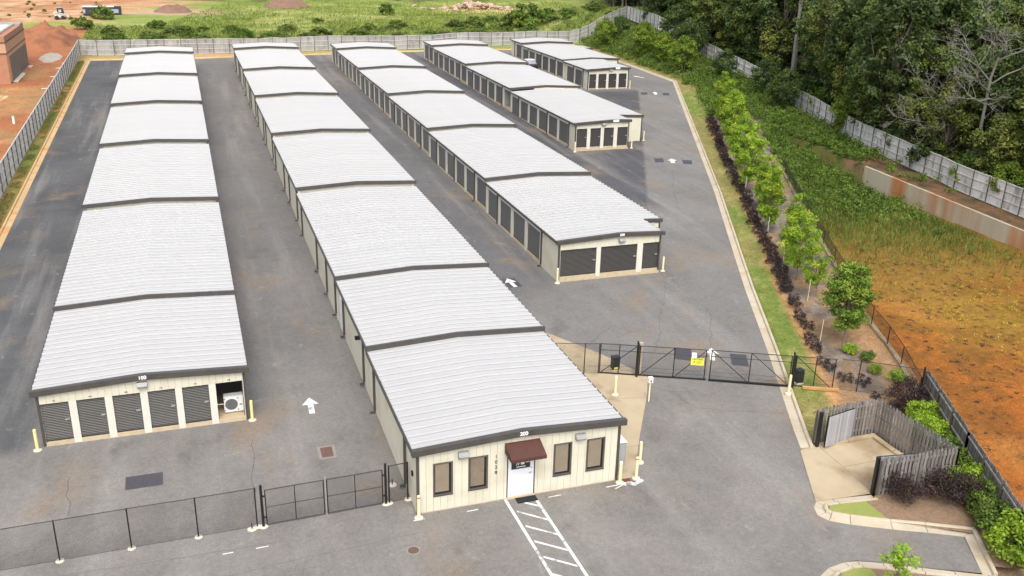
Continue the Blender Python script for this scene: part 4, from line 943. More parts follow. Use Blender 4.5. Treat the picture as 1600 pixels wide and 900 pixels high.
sgn.hexa([p+nn+Vector((0,0,z0)),q+nn+Vector((0,0,z0)),q+nn*1.3+Vector((0,0,z0)),p+nn*1.3+Vector((0,0,z0)),p+nn+Vector((0,0,z1)),q+nn+Vector((0,0,z1)),q+nn*1.3+Vector((0,0,z1)),p+nn*1.3+Vector((0,0,z1))])
so_ = sgn.build("warning_sign", SIGNY, None, org=tuple((p+q)/2+Vector((0,0,1.2)))); tag(so_, "yellow warning sign with black lettering hung on the sliding gate", "sign")
ang = math.atan2((q-p).y, (q-p).x); mid = (p+q)/2+nn*1.36
textobj("sign_lettering", "CAUTION", .13, BLACK, so_, mid+Vector((0,0,1.345)), .002, .02, rot=(R(90),0,ang))
k = MB(); dq = (q-p).normalized(); c0 = p+dq*.12+nn*1.38+Vector((0,0,1.16)); k.add([c0, c0+dq*.12, c0+dq*.06+Vector((0,0,.10))], [(0,1,2)])
for zz in (1.22,1.16,1.10): 
    a_ = p+dq*.30+nn*1.38+Vector((0,0,zz)); k.add([a_, a_+dq*.28, a_+dq*.28+Vector((0,0,.018)), a_+Vector((0,0,.018))], [(0,1,2,3)])
k.build("sign_print", BLACK, so_)
k = MB(); a_ = p+dq*.02+nn; k.hexa([a_+Vector((0,0,1.44)),a_+dq*.26+Vector((0,0,1.44)),a_+dq*.26+nn*.3+Vector((0,0,1.44)),a_+nn*.3+Vector((0,0,1.44)),a_+Vector((0,0,1.74)),a_+dq*.26+Vector((0,0,1.74)),a_+dq*.26+nn*.3+Vector((0,0,1.74)),a_+nn*.3+Vector((0,0,1.74))])
ws = k.build("notice_plate", WHITE, None, org=tuple(a_)); tag(ws, "small white notice plate on the gate above the yellow sign", "sign")
k = MB(); c0 = a_+dq*.11+nn*.32+Vector((0,0,1.58)); k.add([c0,c0+dq*.06,c0+dq*.06+Vector((0,0,.05)),c0+Vector((0,0,.05))], [(0,1,2,3)]); k.build("notice_print", BLACK, ws)
# fence from office corner to the gate, gate portal posts, fence on to the picket fence
chain_fence("chain_link_fence", "short black chain-link fence from the office roof to the sliding gate", [(24.6,.9),(27.09,.1),(27.86,-.12)], 1.83, footings=False, posts=(1,2))
F3 = chain_fence("chain_link_fence", "black chain-link fence from the sliding gate to the grey picket fence", [(39.6,-5.55),(40.45,-6.0),(43.05,-7.75)], 1.83, footings=False, ground=lambda x, y: T(x, y), posts=(1,))
MB().tube((43.1,-7.75,-.6), (43.1,-7.75,1.9), .05, n=8).build("post", BLACK, F3)
for i, (x, y, lab) in enumerate([(29.88,-.72,"black roller post pair where the sliding gate meets the apron"),(37.42,-4.35,"black roller post pair where the sliding gate crosses the kerb")]):
    t = thing("gate_post", lab, "gate post", (x, y, S(y)), "roller posts of the sliding gate")
    for dx, dy in ((0,0),(-.15,-.36)): MB().tube((x+dx,y+dy,-.4), (x+dx,y+dy,1.98), .05, n=8).build("column", BLACK, t)
    for z in (.05, 1.78): MB().beam((x,y,z), (x-.15,y-.36,z), .09, .12).build("roller_bracket", BLACK, t)
for i, (x, y, lab) in enumerate([(28.95,.05,"black gate motor box with a yellow label on the tan apron"),(37.95,-4.28,"black gate motor box on the grass beside the kerb")]):
    g = S(y)+(.02 if i == 0 else .12); t = thing("gate_motor", lab, "gate motor", (x, y, g), "gate motors"); 
    MB().box((x-.22,y-.2,g-.02), (x+.22,y+.2,g+.08)).build("pedestal", CONCW, t)
    b = MB(); b.hexa([(x-.2,y-.18,g+.08),(x+.2,y-.18,g+.08),(x+.2,y+.18,g+.08),(x-.2,y+.18,g+.08),(x-.2,y-.18,g+.72),(x+.2,y-.18,g+.72),(x+.2,y+.18,g+.78),(x-.2,y+.18,g+.78)]); b.build("housing", BLACKBOX, t)
    MB().box((x-.22,y-.2,g+.78), (x+.22,y+.2,g+.82)).build("lid", BLACKBOX, t)
    if i == 0: MB().box((x-.14,y-.19,g+.12), (x+.14,y-.182,g+.24)).build("label_plate", SIGNY, t)
tg = thing("timber_post", "tan timber post standing beside the roller posts of the gate", "post", (30.02,-.75,0)); MB().box((29.95,-.84,-.3), (30.12,-.68,1.85)).build("upright", SILLM, tg); MB().box((29.94,-.85,1.85), (30.13,-.67,1.9)).build("cap", SILLM, tg)
t = thing("timber_sleeper", "tan timber sleeper lying under the gate tail on the grass", "timber", (38.6,-5.2,0)); k = MB(); k.beam((37.75,-4.95,.12), (39.5,-5.75,.10), .16, .14); k.build("sleeper", pmat("orange_timber", (.50,.28,.11), None, 2, .85), t)

# basin chain-link fence on a low kerb wall
BP = [(43.15,-7.6),(44.95,-4.1),(46.05,-1.6),(47.05,1.1),(48.5,4.2),(50.2,7.8),(51.9,11.4),(53.8,15.3),(56.4,20.83),(60.2,28.5),(64,36)]
t = thing("curb_wall", "low concrete wall edge under the black fence beside the orange basin", "low wall", (BP[0][0], BP[0][1], -1))
for a, b in zip(BP[:-1], BP[1:]): MB().beam((a[0]+.06,a[1],T(a[0]-.5,a[1])-.35), (b[0]+.06,b[1],T(b[0]-.5,b[1])-.35), .22, 1.0).build("section", CONC, t)
chain_fence("chain_link_fence", "black chain-link fence between the young trees and the orange basin", BP, 1.15, footings=False, ground=lambda x, y: T(x-.5, y)+.12)

# ------------------------------------------------------------------ picket fences
def picket_mesh(h, w=.125):
    key = ("picket", h, w)
    if key not in CACHE:
        b = MB(); b.prism([(-w/2,-.011,0),(w/2,-.011,0),(w/2,-.011,h-.05),(w/2-.035,-.011,h),(-w/2+.035,-.011,h),(-w/2,-.011,h-.05)], (0,.022,0)); CACHE[key] = b.mesh("picket", WOODP)
    return CACHE[key]
def picket_fence(name, label, pl, h=1.88, pitch=.135, shadow=True, ground=None, group=None):
    ground = ground or (lambda x, y: S(y)+.02); t = thing(name, label, "fence", (*pl[0], ground(*pl[0])), group); me = picket_mesh(h)
    rnd = random.Random(len(label)); 
    for A, B in zip(pl[:-1], pl[1:]):
        A = Vector((*A, 0)); B = Vector((*B, 0)); L_ = (B-A).length; d = (B-A)/L_; nn = Vector((-d.y, d.x, 0)); n = int(L_/pitch); rz = math.atan2(d.y, d.x)
        for i in range(n):
            p = A+d*(i+.5)*pitch+nn*((.058 if i % 2 else -.058) if shadow else .058); z = ground(p.x, p.y)+rnd.uniform(-.04,.05)
            o = put("picket", me, t, (p.x, p.y, z), rz+rnd.uniform(-.02,.02))
            o.rotation_euler[1] = rnd.uniform(-.008,.008)
        for z in (.3, .98, 1.62):
            MB().beam((A.x,A.y,ground(A.x,A.y)+z), (B.x,B.y,ground(B.x,B.y)+z), .05, .09).build("rail", WOODG, t)
        m_ = max(1, round(L_/2.4))
        for i in range(m_+1):
            p = A+d*L_*i/m_; MB().beam((p.x,p.y,ground(p.x,p.y)-.3), (p.x,p.y,ground(p.x,p.y)+h-.08), .09, .09).build("post", WOODD, t)
    return t
picket_fence("picket_fence", "weathered grey picket enclosure on three sides of the tan concrete pad", [(35.02,-9.78),(38.55,-9.72),(39.05,-14.55),(35.02,-14.42)], pitch=.10)
picket_fence("picket_fence", "long weathered grey picket fence along the edge of the orange basin", [(43.3,-7.72),(40.62,-13.5),(38.0,-19.2),(36.6,-22.3)], shadow=False, ground=lambda x, y: S(y)+.0)
def encl_gate(label, A, B, faceboards):
    A = Vector((*A, S(A[1])+.12)); B = Vector((*B, S(B[1])+.12)); t = thing("enclosure_gate", label, "gate", A, "enclosure gate leaves"); d = (B-A).normalized(); nn = Vector((-d.y, d.x, 0)); u = Vector((0,0,1)); L_ = (B-A).length
    f = MB()
    for z in (.05, 1.62): f.beam(A+u*z, B+u*z, .06, .07)
    for p in (A+d*.035, B-d*.035): f.beam(p+u*.0, p+u*1.66, .07, .07)
    f.build("frame", BLACK, t); n = int(L_/.125); me = CACHE.setdefault("gboard", MB().box((-.06,-.01,0), (.06,.01,1.62)).mesh("board", WOODGATE))
    for i in range(n):
        p = A+d*(i+.5)*L_/n+nn*(.055*faceboards)+u*.03; put("board", me, t, p, math.atan2(d.y, d.x))
    return t
encl_gate("silvery wooden gate leaf folded open beside the grass", (35.2,-10.38), (36.95,-10.02), -1)
encl_gate("dark framed wooden gate leaf folded open along the near pickets", (35.2,-14.0), (36.95,-14.28), -1)
for (x, y, lab) in [(35.0,-10.1,"black steel gate post at the grass end of the picket enclosure"),(34.98,-14.2,"black steel gate post at the near end of the picket enclosure")]:
    t = thing("gate_post", lab, "gate post", (x, y, S(y))); MB().box((x-.07,y-.07,S(y)-.2), (x+.07,y+.07,S(y)+1.86)).build("column", BLACK, t); MB().box((x-.08,y-.08,S(y)+1.86), (x+.08,y+.08,S(y)+1.89)).build("cap", BLACK, t)

# ------------------------------------------------------------------ bollards
def bollard(mat, band=False):
    t = thing("bollard", "", "bollard", (0,0,0), "yellow bollards at the building corners")
    MB().lathe([(.0,1.10),(.045,1.09),(.066,1.07),(.072,1.04),(.072,-.1)][::-1], (0,0,0), 12).build("pipe", mat, t, smooth=False)
    MB().lathe([(.2,-.08),(.19,.02),(.13,.045),(.08,.05)], (0,0,0), 12).build("footing", CONCW, t)
    if band: MB().lathe([(.075,.97),(.075,1.02)], (0,0,0), 12).build("reflector", REDT, t)
    return t
BL = [(-.25,-.25,1,"yellow bollard at the open lane corner of the building numbered 100"),(9.32,-.12,1,"yellow bollard beside the white air conditioner bay"),(15.28,-10.22,2,"pale yellow bollard with red spot at the office corner by the double gate"),
      (24.5,-10.2,0,"pale bollard against the dark corner trim of the office"),(25.35,-10.1,2,"pale bollard with red band standing on splashed concrete by the office"),(26.1,-8.95,0,"pale bollard at the apron edge behind the splashed one"),
      (30.72,13.42,0,"cream bollard at the near blank corner of the building numbered 300"),(39.0,13.75,0,"cream bollard at the jogged corner of the building numbered 300"),(53.3,48.9,0,"cream bollard by the last narrow door in front of the fourth building"),
      (56.3,52.0,0,"cream bollard at the jog of the fourth building"),(46.45,48.5,0,"cream bollard at the near blank corner of the fourth building"),(69.55,83.5,0,"cream bollard at the lane corner of the farthest building"),(36.75,-5.15,0,"cream bollard on the kerb under the sliding gate"),
      (27.75,-2.6,0,"pale bollard standing alone on the tan apron"),(24.9,-4.4,0,"pale bollard close to the office side wall on the apron")]
protos = [bollard(YELPALE), bollard(YELLOW), bollard(YELPALE, True)]; usedp = set()
for x, y, kd, lab in BL:
    z = S(y)+(.10 if x > 36.5 and y < 0 else .02 if 24.6 < x < 30 and y < 3 else 0)
    if kd not in usedp: usedp.add(kd); o = protos[kd]; o.location = (x, y, z); o['label'] = lab
    else: dup(protos[kd], (x, y, z), 0, 1, lab)
# spilt white paint and red step by the office corner
mk("paint_splash", crack([(24.6,-10.45),(24.95,-10.3),(25.2,-10.5),(25.6,-10.3)], .16, .12)+crack([(24.7,-10.25),(25.1,-10.6),(25.5,-10.2)], .10, .1)+crack([(24.1,-10.6),(24.6,-10.4)], .06, .03), ROADW, .012)
mk("red_marking", [[(24.62,-10.0),(25.05,-10.0),(25.05,-10.25),(24.62,-10.25)]], pmat("red_floor_paint", (.16,.04,.03), None, 3, .8), .018)

# ------------------------------------------------------------------ small things
t = thing("air_conditioner", "white air conditioner unit standing in the open end bay", "air conditioner", (8.53,.75,.2), None)
MB().box((8.07,.52,.27), (9.0,.95,1.10)).build("casing", ACW, t)
for x in (8.15, 8.85): MB().box((x,.50,.2), (x+.08,.97,.268)).build("foot", ACG, t)
k = MB(); cx, cz, r = 8.42, .68, .29
k.add([(cx+r*math.cos(a), .512, cz+r*math.sin(a)) for a in np.linspace(0, 2*math.pi, 25)[:-1]], [tuple(range(24))]); g = k.build("fan_grille", ACG, t)
k = MB()
for rr in (.10,.17,.24,.30):
    pts = [Vector((cx+rr*math.cos(a), .500, cz+rr*math.sin(a))) for a in np.linspace(0, 2*math.pi, 21)]
    for a, b in zip(pts[:-1], pts[1:]): k.tube(a, b, .006, n=3, cap=False)
k.build("guard_ring", ACG, g)
for sx, sz in ((-.31,-.31),(.31,-.31),(-.31,.31),(.31,.31)): MB().box((cx+sx-.03,.510,cz+sz-.03), (cx+sx+.03,.518,cz+sz+.03)).build("corner_clip", ACG, t)
MB().box((8.80,.505,.60), (8.92,.518,.66)).build("badge", ACG, t); MB().tube((8.07,.8,.6), (7.66,.8,.62), .03, n=6).build("pipe", WHITE, t)
t = thing("floor_mat", "black rubber door mat in front of the white office door", "door mat", (20.0,-10.15,-.19)); k = MB(); k.box((19.58,-10.45,S(-10.2)+.004), (20.5,-9.98+.0,S(-10.2)+.028)); k.build("mat", MATTM, t)
t = thing("utility_cabinet", "grey utility cabinet on the side wall behind the office corner", "cabinet", (24.6,-9.4,.5)); MB().box((24.47,-9.75,.35), (24.92,-9.1,1.55)).build("body", LIGHTG, t); MB().box((24.48,-9.762,.40), (24.88,-9.752,1.50)).build("door", INTERG, t); MB().box((24.46,-9.78,1.552), (24.95,-9.07,1.58)).build("lid", WHITE, t)
for i, (x, y) in enumerate([(27.2,-4.6)]):
    t = thing("keypad_pedestal", "pale keypad pedestal with red mark on the tan apron edge", "keypad", (29.2,-3.9,S(-3.9))); x, y = 29.15, -3.75
    MB().tube((x,y,-.2), (x,y,1.05), .04, n=8).build("post", YELPALE, t); MB().box((x-.12,y-.09,1.05), (x+.12,y+.09,1.35)).build("keypad_head", WHITE, t); MB().box((x-.05,y-.1,1.1), (x+.05,y-.092,1.2)).build("button", REDT, t)
# parked car seen over the fourth building
def car(label, at, rz):
    t = thing("parked_car", label, "car", at, None, rz)
    O = Vector(at); Lc, Wc = 4.6, 1.82
    def loft(secs):
        k = MB(); n = len(secs[0])
        for s_ in secs: k.v += [tuple(Vector(p)) for p in s_]
        for i in range(len(secs)-1):
            for j in range(n): k.f.append([i*n+j, i*n+(j+1) % n, (i+1)*n+(j+1) % n, (i+1)*n+j]); k.mi.append(0)
        k.f += [list(range(n-1,-1,-1)), list(range((len(secs)-1)*n, len(secs)*n))]; k.mi += [0, 0]; return k
    def ring(y, w, z0, z1): return [(-w/2,y,z0+.1),(-w/2+.08,y,z0),(w/2-.08,y,z0),(w/2,y,z0+.1),(w/2,y,z1-.12),(w/2-.14,y,z1),(-w/2+.14,y,z1),(-w/2,y,z1-.12)]
    def lp(k, name, mat, par=t, smooth=True):
        me = k.mesh(name, mat); o = bpy.data.objects.new(name, me); COL.objects.link(o); o.parent = par; ORG[o.name] = O
        return o
    body = loft([ring(-2.3,1.5,.38,.72),ring(-2.15,1.74,.28,.92),ring(-1.2,Wc,.25,.98),ring(0.4,Wc,.25,.98),ring(1.4,Wc,.25,.96),ring(2.1,1.72,.28,.82),ring(2.3,1.45,.38,.68)]); lp(body, "body", CARP)
    cab = loft([ring(-1.95,1.45,.93,1.0),ring(-1.35,1.46,.95,1.45),ring(-.5,1.44,.96,1.50),ring(.25,1.42,.96,1.46),ring(1.15,1.46,.93,1.0)]); lp(cab, "cabin", CARG)
    rf = loft([ring(-1.30,1.30,1.44,1.54),ring(-.5,1.32,1.48,1.58),ring(.22,1.28,1.45,1.54)]); lp(rf, "roof", WHITE)  # white tone stands in for light reflected off the dark car's roof
    for sx in (-1,1):
        for y in (-1.42,1.42):
            k = MB().tube((sx*.66,y,.33), (sx*.90,y,.33), .33, n=16); w = lp(k, "wheel", TYRE); lp(MB().tube((sx*.895,y,.33), (sx*.91,y,.33), .2, n=12), "rim", SILVER, w)
        lp(MB().box((sx*.62-.16,2.2,.6), (sx*.62+.16,2.3,.72)), "headlight", LENS); lp(MB().box((sx*.62-.16,-2.3,.62), (sx*.62+.16,-2.22,.76)), "tail_light", REDT)
        lp(MB().box((sx*.98-.08,.55,.95), (sx*.98+.08,.72,1.08)), "wing_mirror", CARP)
    return t
car("dark parked car beside the grey doors of the farthest building", (61.1,104.3,1.67), R(4))

# ------------------------------------------------------------------ beyond the left fence: brick building, machines, heaps
zb0 = T(-14.5, 99)-.1; ze_ = zb0+6.3
t = thing("brick_building", "red brick building with a large grey shutter beyond the left fence", "building", (-14.4,99.4,zb0))
MB().box((-26,99.4,zb0-.5), (-14.4,117.6,ze_-2.2)).build("wall", BRICK, t)
MB().box((-14.395,99.7,zb0+.3), (-14.33,117.3,ze_-2.25)).build("wall_facing", BRICKL, t)
MB().box((-26.02,99.38,ze_-2.195), (-14.38,117.62,ze_-.95)).build("upper_wall", BRICKL, t)
MB().box((-26.06,99.33,ze_-2.32), (-14.32,117.66,ze_-2.20)).build("brick_band", BRICKD, t)
MB().box((-26.06,99.33,ze_-.945), (-14.32,117.66,ze_-.78)).build("brick_band", BRICKD, t)
MB().box((-26.0,99.4,ze_-.775), (-14.39,117.6,ze_-.05)).build("parapet", BRICK, t)
MB().box((-25.8,99.6,ze_-.04), (-15.6,114.5,ze_+.06)).build("roof", WHITE, t); MB().box((-15.55,99.4,ze_-.04), (-15.2,114.6,ze_+.22)).build("roof_edge", LENS, t); MB().box((-17.6,114.7,ze_-.04), (-14.42,117.6,ze_+.15)).build("coping", INTERG, t)
sh_ = MB().box((-14.325,101.0,zb0+.25), (-14.26,116.6,zb0+3.5)).build("shutter", GREYP, t)
for i in range(1,8): MB().box((-14.258,101+15.6*i/8-.03,zb0+.26), (-14.25,101+15.6*i/8+.03,zb0+3.49)).build("shutter_joint", BRICKD, sh_)
MB().box((-14.33,100.6,zb0+.1), (-13.7,117.2,zb0+.24)).build("plinth", CONCW, t)
def lump(name, label, cat, c, r, h, mat, n=9, seed=0, kind=None, squash=1.0):
    rnd = random.Random(seed); bm = bmesh.new(); bmesh.ops.create_grid(bm, x_segments=26, y_segments=26, size=1.0)
    for v in bm.verts:
        d = math.hypot(v.co.x, v.co.y); z = max(0, 1-d*d)**.9; zz = float(fbm(np.array([v.co.x*2+seed*3.1+9]), np.array([v.co.y*2+seed+9]), 1.5, seed)[0]); z *= .45+1.1*float(fbm(np.array([v.co.x*5+seed*7+9]), np.array([v.co.y*5+seed+9]), 1.0, seed+3)[0])
        x_, y_ = v.co.x*r, v.co.y*r*squash; v.co = (x_, y_, T(c[0]+x_, c[1]+y_)-T(*c)+z*h*(.55+.9*zz)-.12)
    me = bpy.data.meshes.new(name); bm.to_mesh(me); bm.free(); me.materials.append(mat); me.polygons.foreach_set("use_smooth", [True]*len(me.polygons))
    o = put(name, me, None, (c[0], c[1], T(*c))); tag(o, label, cat); return o
lump("dirt_heap", "grey brown dirt heap standing in the green field", "dirt heap", (33.3,203), 6.0, 1.9, DIRTB, seed=3)
lump("dirt_heap", "dark brown dirt heap beside the bare patch in the field", "dirt heap", (6.5,192), 4.4, 1.3, DIRTB, seed=5)
lump("red_dirt_heap", "big red clay heap beyond the brick building", "dirt heap", (-14.2,141), 5.6, 3.0, DIRTR, seed=8, squash=2.2)
rb = thing("rubble_heap", "heap of pink and grey broken concrete at the far edge of the field", "rubble heap", (82,198,T(82,198)))
rnd = random.Random(5)
rock = []
for v in range(4):
    bm = bmesh.new(); bmesh.ops.create_icosphere(bm, subdivisions=1, radius=1)
    for q in bm.verts: q.co = q.co*rnd.uniform(.65,1.15)
    me = bpy.data.meshes.new("rock"); bm.to_mesh(me); bm.free(); me.materials.append(RUBBLEM); rock.append(me)
for i in range(150):
    x = rnd.gauss(80, 5.5); y = rnd.gauss(197, 2.2); s_ = rnd.uniform(.3,.95); zz = T(x, y)+max(0, 1.6-((x-80)/6)**2*1.2)*rnd.random()
    put("rock", rock[i % 4], rb, (x, y, zz), rnd.uniform(0,6.28), (s_*rnd.uniform(.8,1.8), s_, s_*rnd.uniform(.5,.9)))
for i in range(16):
    x = 94+rnd.gauss(0,3); y = 193+rnd.gauss(0,1); s_ = rnd.uniform(.25,.6); put("rock", rock[i % 4], rb, (x, y, T(x,y)+.2), rnd.uniform(0,6), (s_*1.6, s_, s_*.6))
z = T(-7.8,185)
t = thing("waste_container", "long navy open-top waste container at the field edge", "container", (-7.8,185.3,z))
k = MB(); x0_, x1_, y0_, y1_ = -11.6, -4.0, 184.2, 186.6
k.box((x0_,y0_,z+.15), (x1_,y0_+.08,z+1.75)); k.box((x0_,y1_-.08,z+.15), (x1_,y1_,z+1.75)); k.box((x0_,y0_+.082,z+.15), (x0_+.08,y1_-.082,z+1.75)); k.box((x1_-.08,y0_+.082,z+.15), (x1_,y1_-.082,z+1.75)); k.box((x0_+.082,y0_+.082,z+.15), (x1_-.082,y1_-.082,z+.25)); k.build("body", CONTB, t)
for i in range(11): x = x0_+.3+i*.7; MB().box((x,y0_-.07,z+.2), (x+.12,y0_-.002,z+1.7)).build("rib", CONTB, t)
MB().box((x0_-.02,y0_-.06,z+1.752), (x1_-1.4,y1_+.04,z+1.80)).build("tarpaulin", WHITE, t); MB().box((x0_+.05,y0_-.08,z+.5), (x0_+.5,y0_-.072,z+1.3)).build("faded_panel", PALEB, t); MB().box((x1_-1.9,y0_-.085,z+.5), (x1_-.5,y0_-.072,z+1.3)).build("faded_panel", PALEB, t)
for x in (x0_+.5, x1_-.7): MB().tube((x,y0_-.05,z+.12), (x,y1_+.05,z+.12), .15, n=8).build("roller", TYRE, t)
z = T(-15.5,178)
t = thing("skid_loader", "pale compact loader with dark cab parked on the tan dirt", "loader", (-15.5,178,z))
k = MB(); k.box((-16.5,177.2,z+.45), (-14.5,178.8,z+1.15)); k.box((-16.6,177.3,z+1.152), (-15.9,178.7,z+1.5)); k.build("body", MACHW, t)
k = MB(); k.hexa([(-15.9,177.25,z+1.155),(-14.7,177.25,z+1.155),(-14.7,178.75,z+1.155),(-15.9,178.75,z+1.155),(-15.9,177.35,z+2.3),(-14.9,177.35,z+2.3),(-14.9,178.65,z+2.3),(-15.9,178.65,z+2.3)]); k.build("cab", BLACKBOX, t)
MB().box((-15.6,177.2,z+1.5), (-15.1,177.3,z+2.0)).build("window", LENS, t); MB().box((-16.0,177.28,z+2.305), (-14.82,178.72,z+2.4)).build("roof", INTERG, t)
for x in (-16.1,-14.9):
    for y in (177.05,178.65): MB().tube((x,y,z+.4), (x,y+.3,z+.4), .42, n=12).build("wheel", TYRE, t)
for y in (177.15,178.72): k = MB(); k.beam((-16.4,y,z+1.5), (-14.3,y,z+1.0), .12, .2); k.beam((-14.35,y,z+1.0), (-13.7,y,z+.5), .12, .18); k.build("lift_arm", MACHW, t)
k = MB(); k.prism([(-13.75,177.0,z+.1),(-12.95,177.0,z+.12),(-13.0,177.0,z+.18),(-13.65,177.0,z+.2),(-13.65,177.0,z+.75),(-13.75,177.0,z+.78)], (0,2.0,0)); k.build("bucket", INTERG, t)
t = thing("marker_post", "short white marker post in the red dirt outside the left fence", "marker post", (-10.7,73.3,T(-10.7,73.3))); MB().tube((-10.7,73.3,T(-10.7,73.3)-.2), (-10.7,73.3,T(-10.7,73.3)+.85), .13, n=8).build("pipe", WHITE, t); MB().tube((-10.7,73.3,T(-10.7,73.3)+.85), (-10.7,73.3,T(-10.7,73.3)+.9), .16, n=8).build("cap", pmat("green_cap", (.2,.35,.2)), t)
for i, (x, y, l, rz, lab) in enumerate([(-9.2,118.5,2.6,1.2,"pale plank leaning in red dirt near the fence corner"),(-9.4,112,1.5,.3,"short white board lying by the left fence"),(-9.6,105,1.2,.1,"small white scrap board lying by the middle of the left fence"),(-9.9,96,1.0,.5,"white scrap board lying in dirt nearest the brick building")]):
    k = MB().box((-l/2,-.12,0), (l/2,.12,.05)); o = k.build("scrap_board", WHITE, None); o.location = (x, y, T(x,y)+.05); o.rotation_euler = (0,0,rz); ORG[o.name] = Vector(o.location); tag(o, lab, "board")
o = lump("sand_heap", "pale grey sand spread beside the brick building", "sand heap", (-11.8,121.5), 1.9, .35, pmat("damp_grey_sand", (.36,.32,.28), (.28,.25,.21), .8, .95), seed=12, squash=2.0)

# ------------------------------------------------------------------ vegetation
class LC:
    """leaf cards: folded quads with a per-clump tint"""
    def __init__(s): s.c = []; s.n = []; s.sz = []; s.t = []; s.up = []
    def clump(s, c, r, n, size, tint=1.0, flat_=.7, upb=.4):
        d = RNG.normal(size=(n,3)); d /= np.linalg.norm(d, axis=1)[:,None]; rr = RNG.random(n)**.45
        s.c.append(np.array(c)+d*rr[:,None]*np.array([r,r,r*flat_])); nn = d*.6+RNG.normal(size=(n,3))*.6+np.array([0,0,upb]); s.n.append(nn)
        s.sz.append(size*RNG.uniform(.7,1.35,n)); s.t.append(np.full(n, tint)*RNG.uniform(.9,1.1,n)); s.up.append(np.zeros(n))
    def blades(s, xy, z, h, w, tint=None, lean=.35):
        n = len(xy); s.c.append(np.stack([xy[:,0], xy[:,1], z+h*.45], 1)); a = RNG.uniform(0, 6.283, n)
        s.n.append(np.stack([np.cos(a), np.sin(a), RNG.normal(0, lean, n)], 1)); s.sz.append(h); s.t.append(np.ones(n)*(1 if tint is None else tint)); s.up.append(w)
    def mesh(s, name, mat, aspect=.55):
        c = np.concatenate(s.c); n = np.concatenate(s.n); sz = np.concatenate(s.sz); t = np.concatenate(s.t); up = np.concatenate(s.up); N = len(c)
        n = n/np.linalg.norm(n, axis=1)[:,None]
        ref = np.where((up > 0)[:,None], np.array([[0,0,1.]]), RNG.normal(size=(N,3)))
        a = ref-n*np.sum(ref*n, 1)[:,None]; a /= np.maximum(np.linalg.norm(a, axis=1), 1e-6)[:,None]; b = np.cross(n, a)
        hw = np.where(up > 0, up, sz*aspect)[:,None]*.5; hl = sz[:,None]*.5; fold = n*(sz[:,None]*.10)
        v = np.stack([c-a*hl, c+b*hw-fold, c+a*hl, c-b*hw-fold], 1).reshape(-1,3).astype(np.float32)
        me = bpy.data.meshes.new(name); me.vertices.add(N*4); me.vertices.foreach_set("co", v.ravel()); me.loops.add(N*4); me.loops.foreach_set("vertex_index", np.arange(N*4, dtype=np.int32))
        me.polygons.add(N); me.polygons.foreach_set("loop_start", np.arange(0, N*4, 4, dtype=np.int32)); me.polygons.foreach_set("loop_total", np.full(N, 4, np.int32))
        ca = me.color_attributes.new("tint", 'FLOAT_COLOR', 'POINT'); tc = np.repeat(t, 4)[:,None]*np.array([[1,1,1]]); ca.data.foreach_set("color", np.concatenate([tc, np.ones((N*4,1))], 1).astype(np.float32).ravel())
        me.update(); me.materials.append(mat); return me
def limb(k, p, q, r0, r1, n=6, seg=3, wob=.12):
    p = Vector(p); q = Vector(q); L_ = (q-p).length; prev = p
    for i in range(1, seg+1):
        f = i/seg; c = p.lerp(q, f)+(Vector(RNG.normal(size=3))*wob*L_*.25*(0 if i == seg else 1)); k.tube(prev, c, r0+(r1-r0)*(i-1)/seg, r0+(r1-r0)*f, n, cap=False); prev = c
def tree(name, label, cat, group, H, RC, base, ncl, nl, ls, mat, tr=.12, bark=BARK, zsq=1.0, clr=.95, lean=0, multi=1):
    t = thing(name, label, cat, (0,0,0), group); k = MB(); lc = LC(); cz = (H+base)/2; hz = (H-base)/2
    for m_ in range(multi):
        ox, oy = (RNG.normal()*RC*.15, RNG.normal()*RC*.15) if multi > 1 else (0,0)
        limb(k, (ox*.3,oy*.3,-.3), (ox+lean,oy,base+hz*1.1), tr, tr*.35, 8, 4, .06)
    for i in range(ncl):
        d = RNG.normal(size=3); d /= np.linalg.norm(d); rr = RNG.uniform(.45,1.0)**.8; zf_ = d[2]*rr
        wid = 1-.35*max(0, zf_)-.15*max(0,-zf_); c = np.array([d[0]*RC*rr*wid+lean*.8, d[1]*RC*rr*wid, cz+zf_*hz])
        if i % 2 == 0 or ncl < 25: 
            zs = base*.75+(c[2]-base*.75)*RNG.uniform(.25,.6); limb(k, (lean*zs/H,0,max(.1,zs)), c, tr*.28, tr*.06, 4, 2, .3)
        lc.clump(c, clr*RNG.uniform(.7,1.25), int(nl*RNG.uniform(.7,1.3)), ls, RNG.uniform(.72,1.28), .62)
    k.build("trunk", bark, t, org=(0,0,0)); put("crown", lc.mesh("crown", mat), t, (0,0,0)); return t
def shrub(name, label, cat, group, r, h, ncl, nl, ls, mat, stems=5):
    t = thing(name, label, cat, (0,0,0), group); k = MB(); lc = LC()
    for i in range(ncl):
        a = RNG.uniform(0,6.283); q = RNG.random()**.5*r; z = h*(.25+.7*RNG.random()*(1-.55*(q/r)**2)); c = (q*math.cos(a), q*math.sin(a), z)
        if i < stems: limb(k, (c[0]*.15,c[1]*.15,-.1), c, .03*h, .008, 4, 2, .2)
        lc.clump(c, max(.14, min(.42, r*.38))*RNG.uniform(.7,1.3), nl, ls, RNG.uniform(.72,1.28), .8)
    k.build("stem", BARK, t, org=(0,0,0)); put("foliage", lc.mesh("foliage", mat), t, (0,0,0)); return t
FIRST = {}
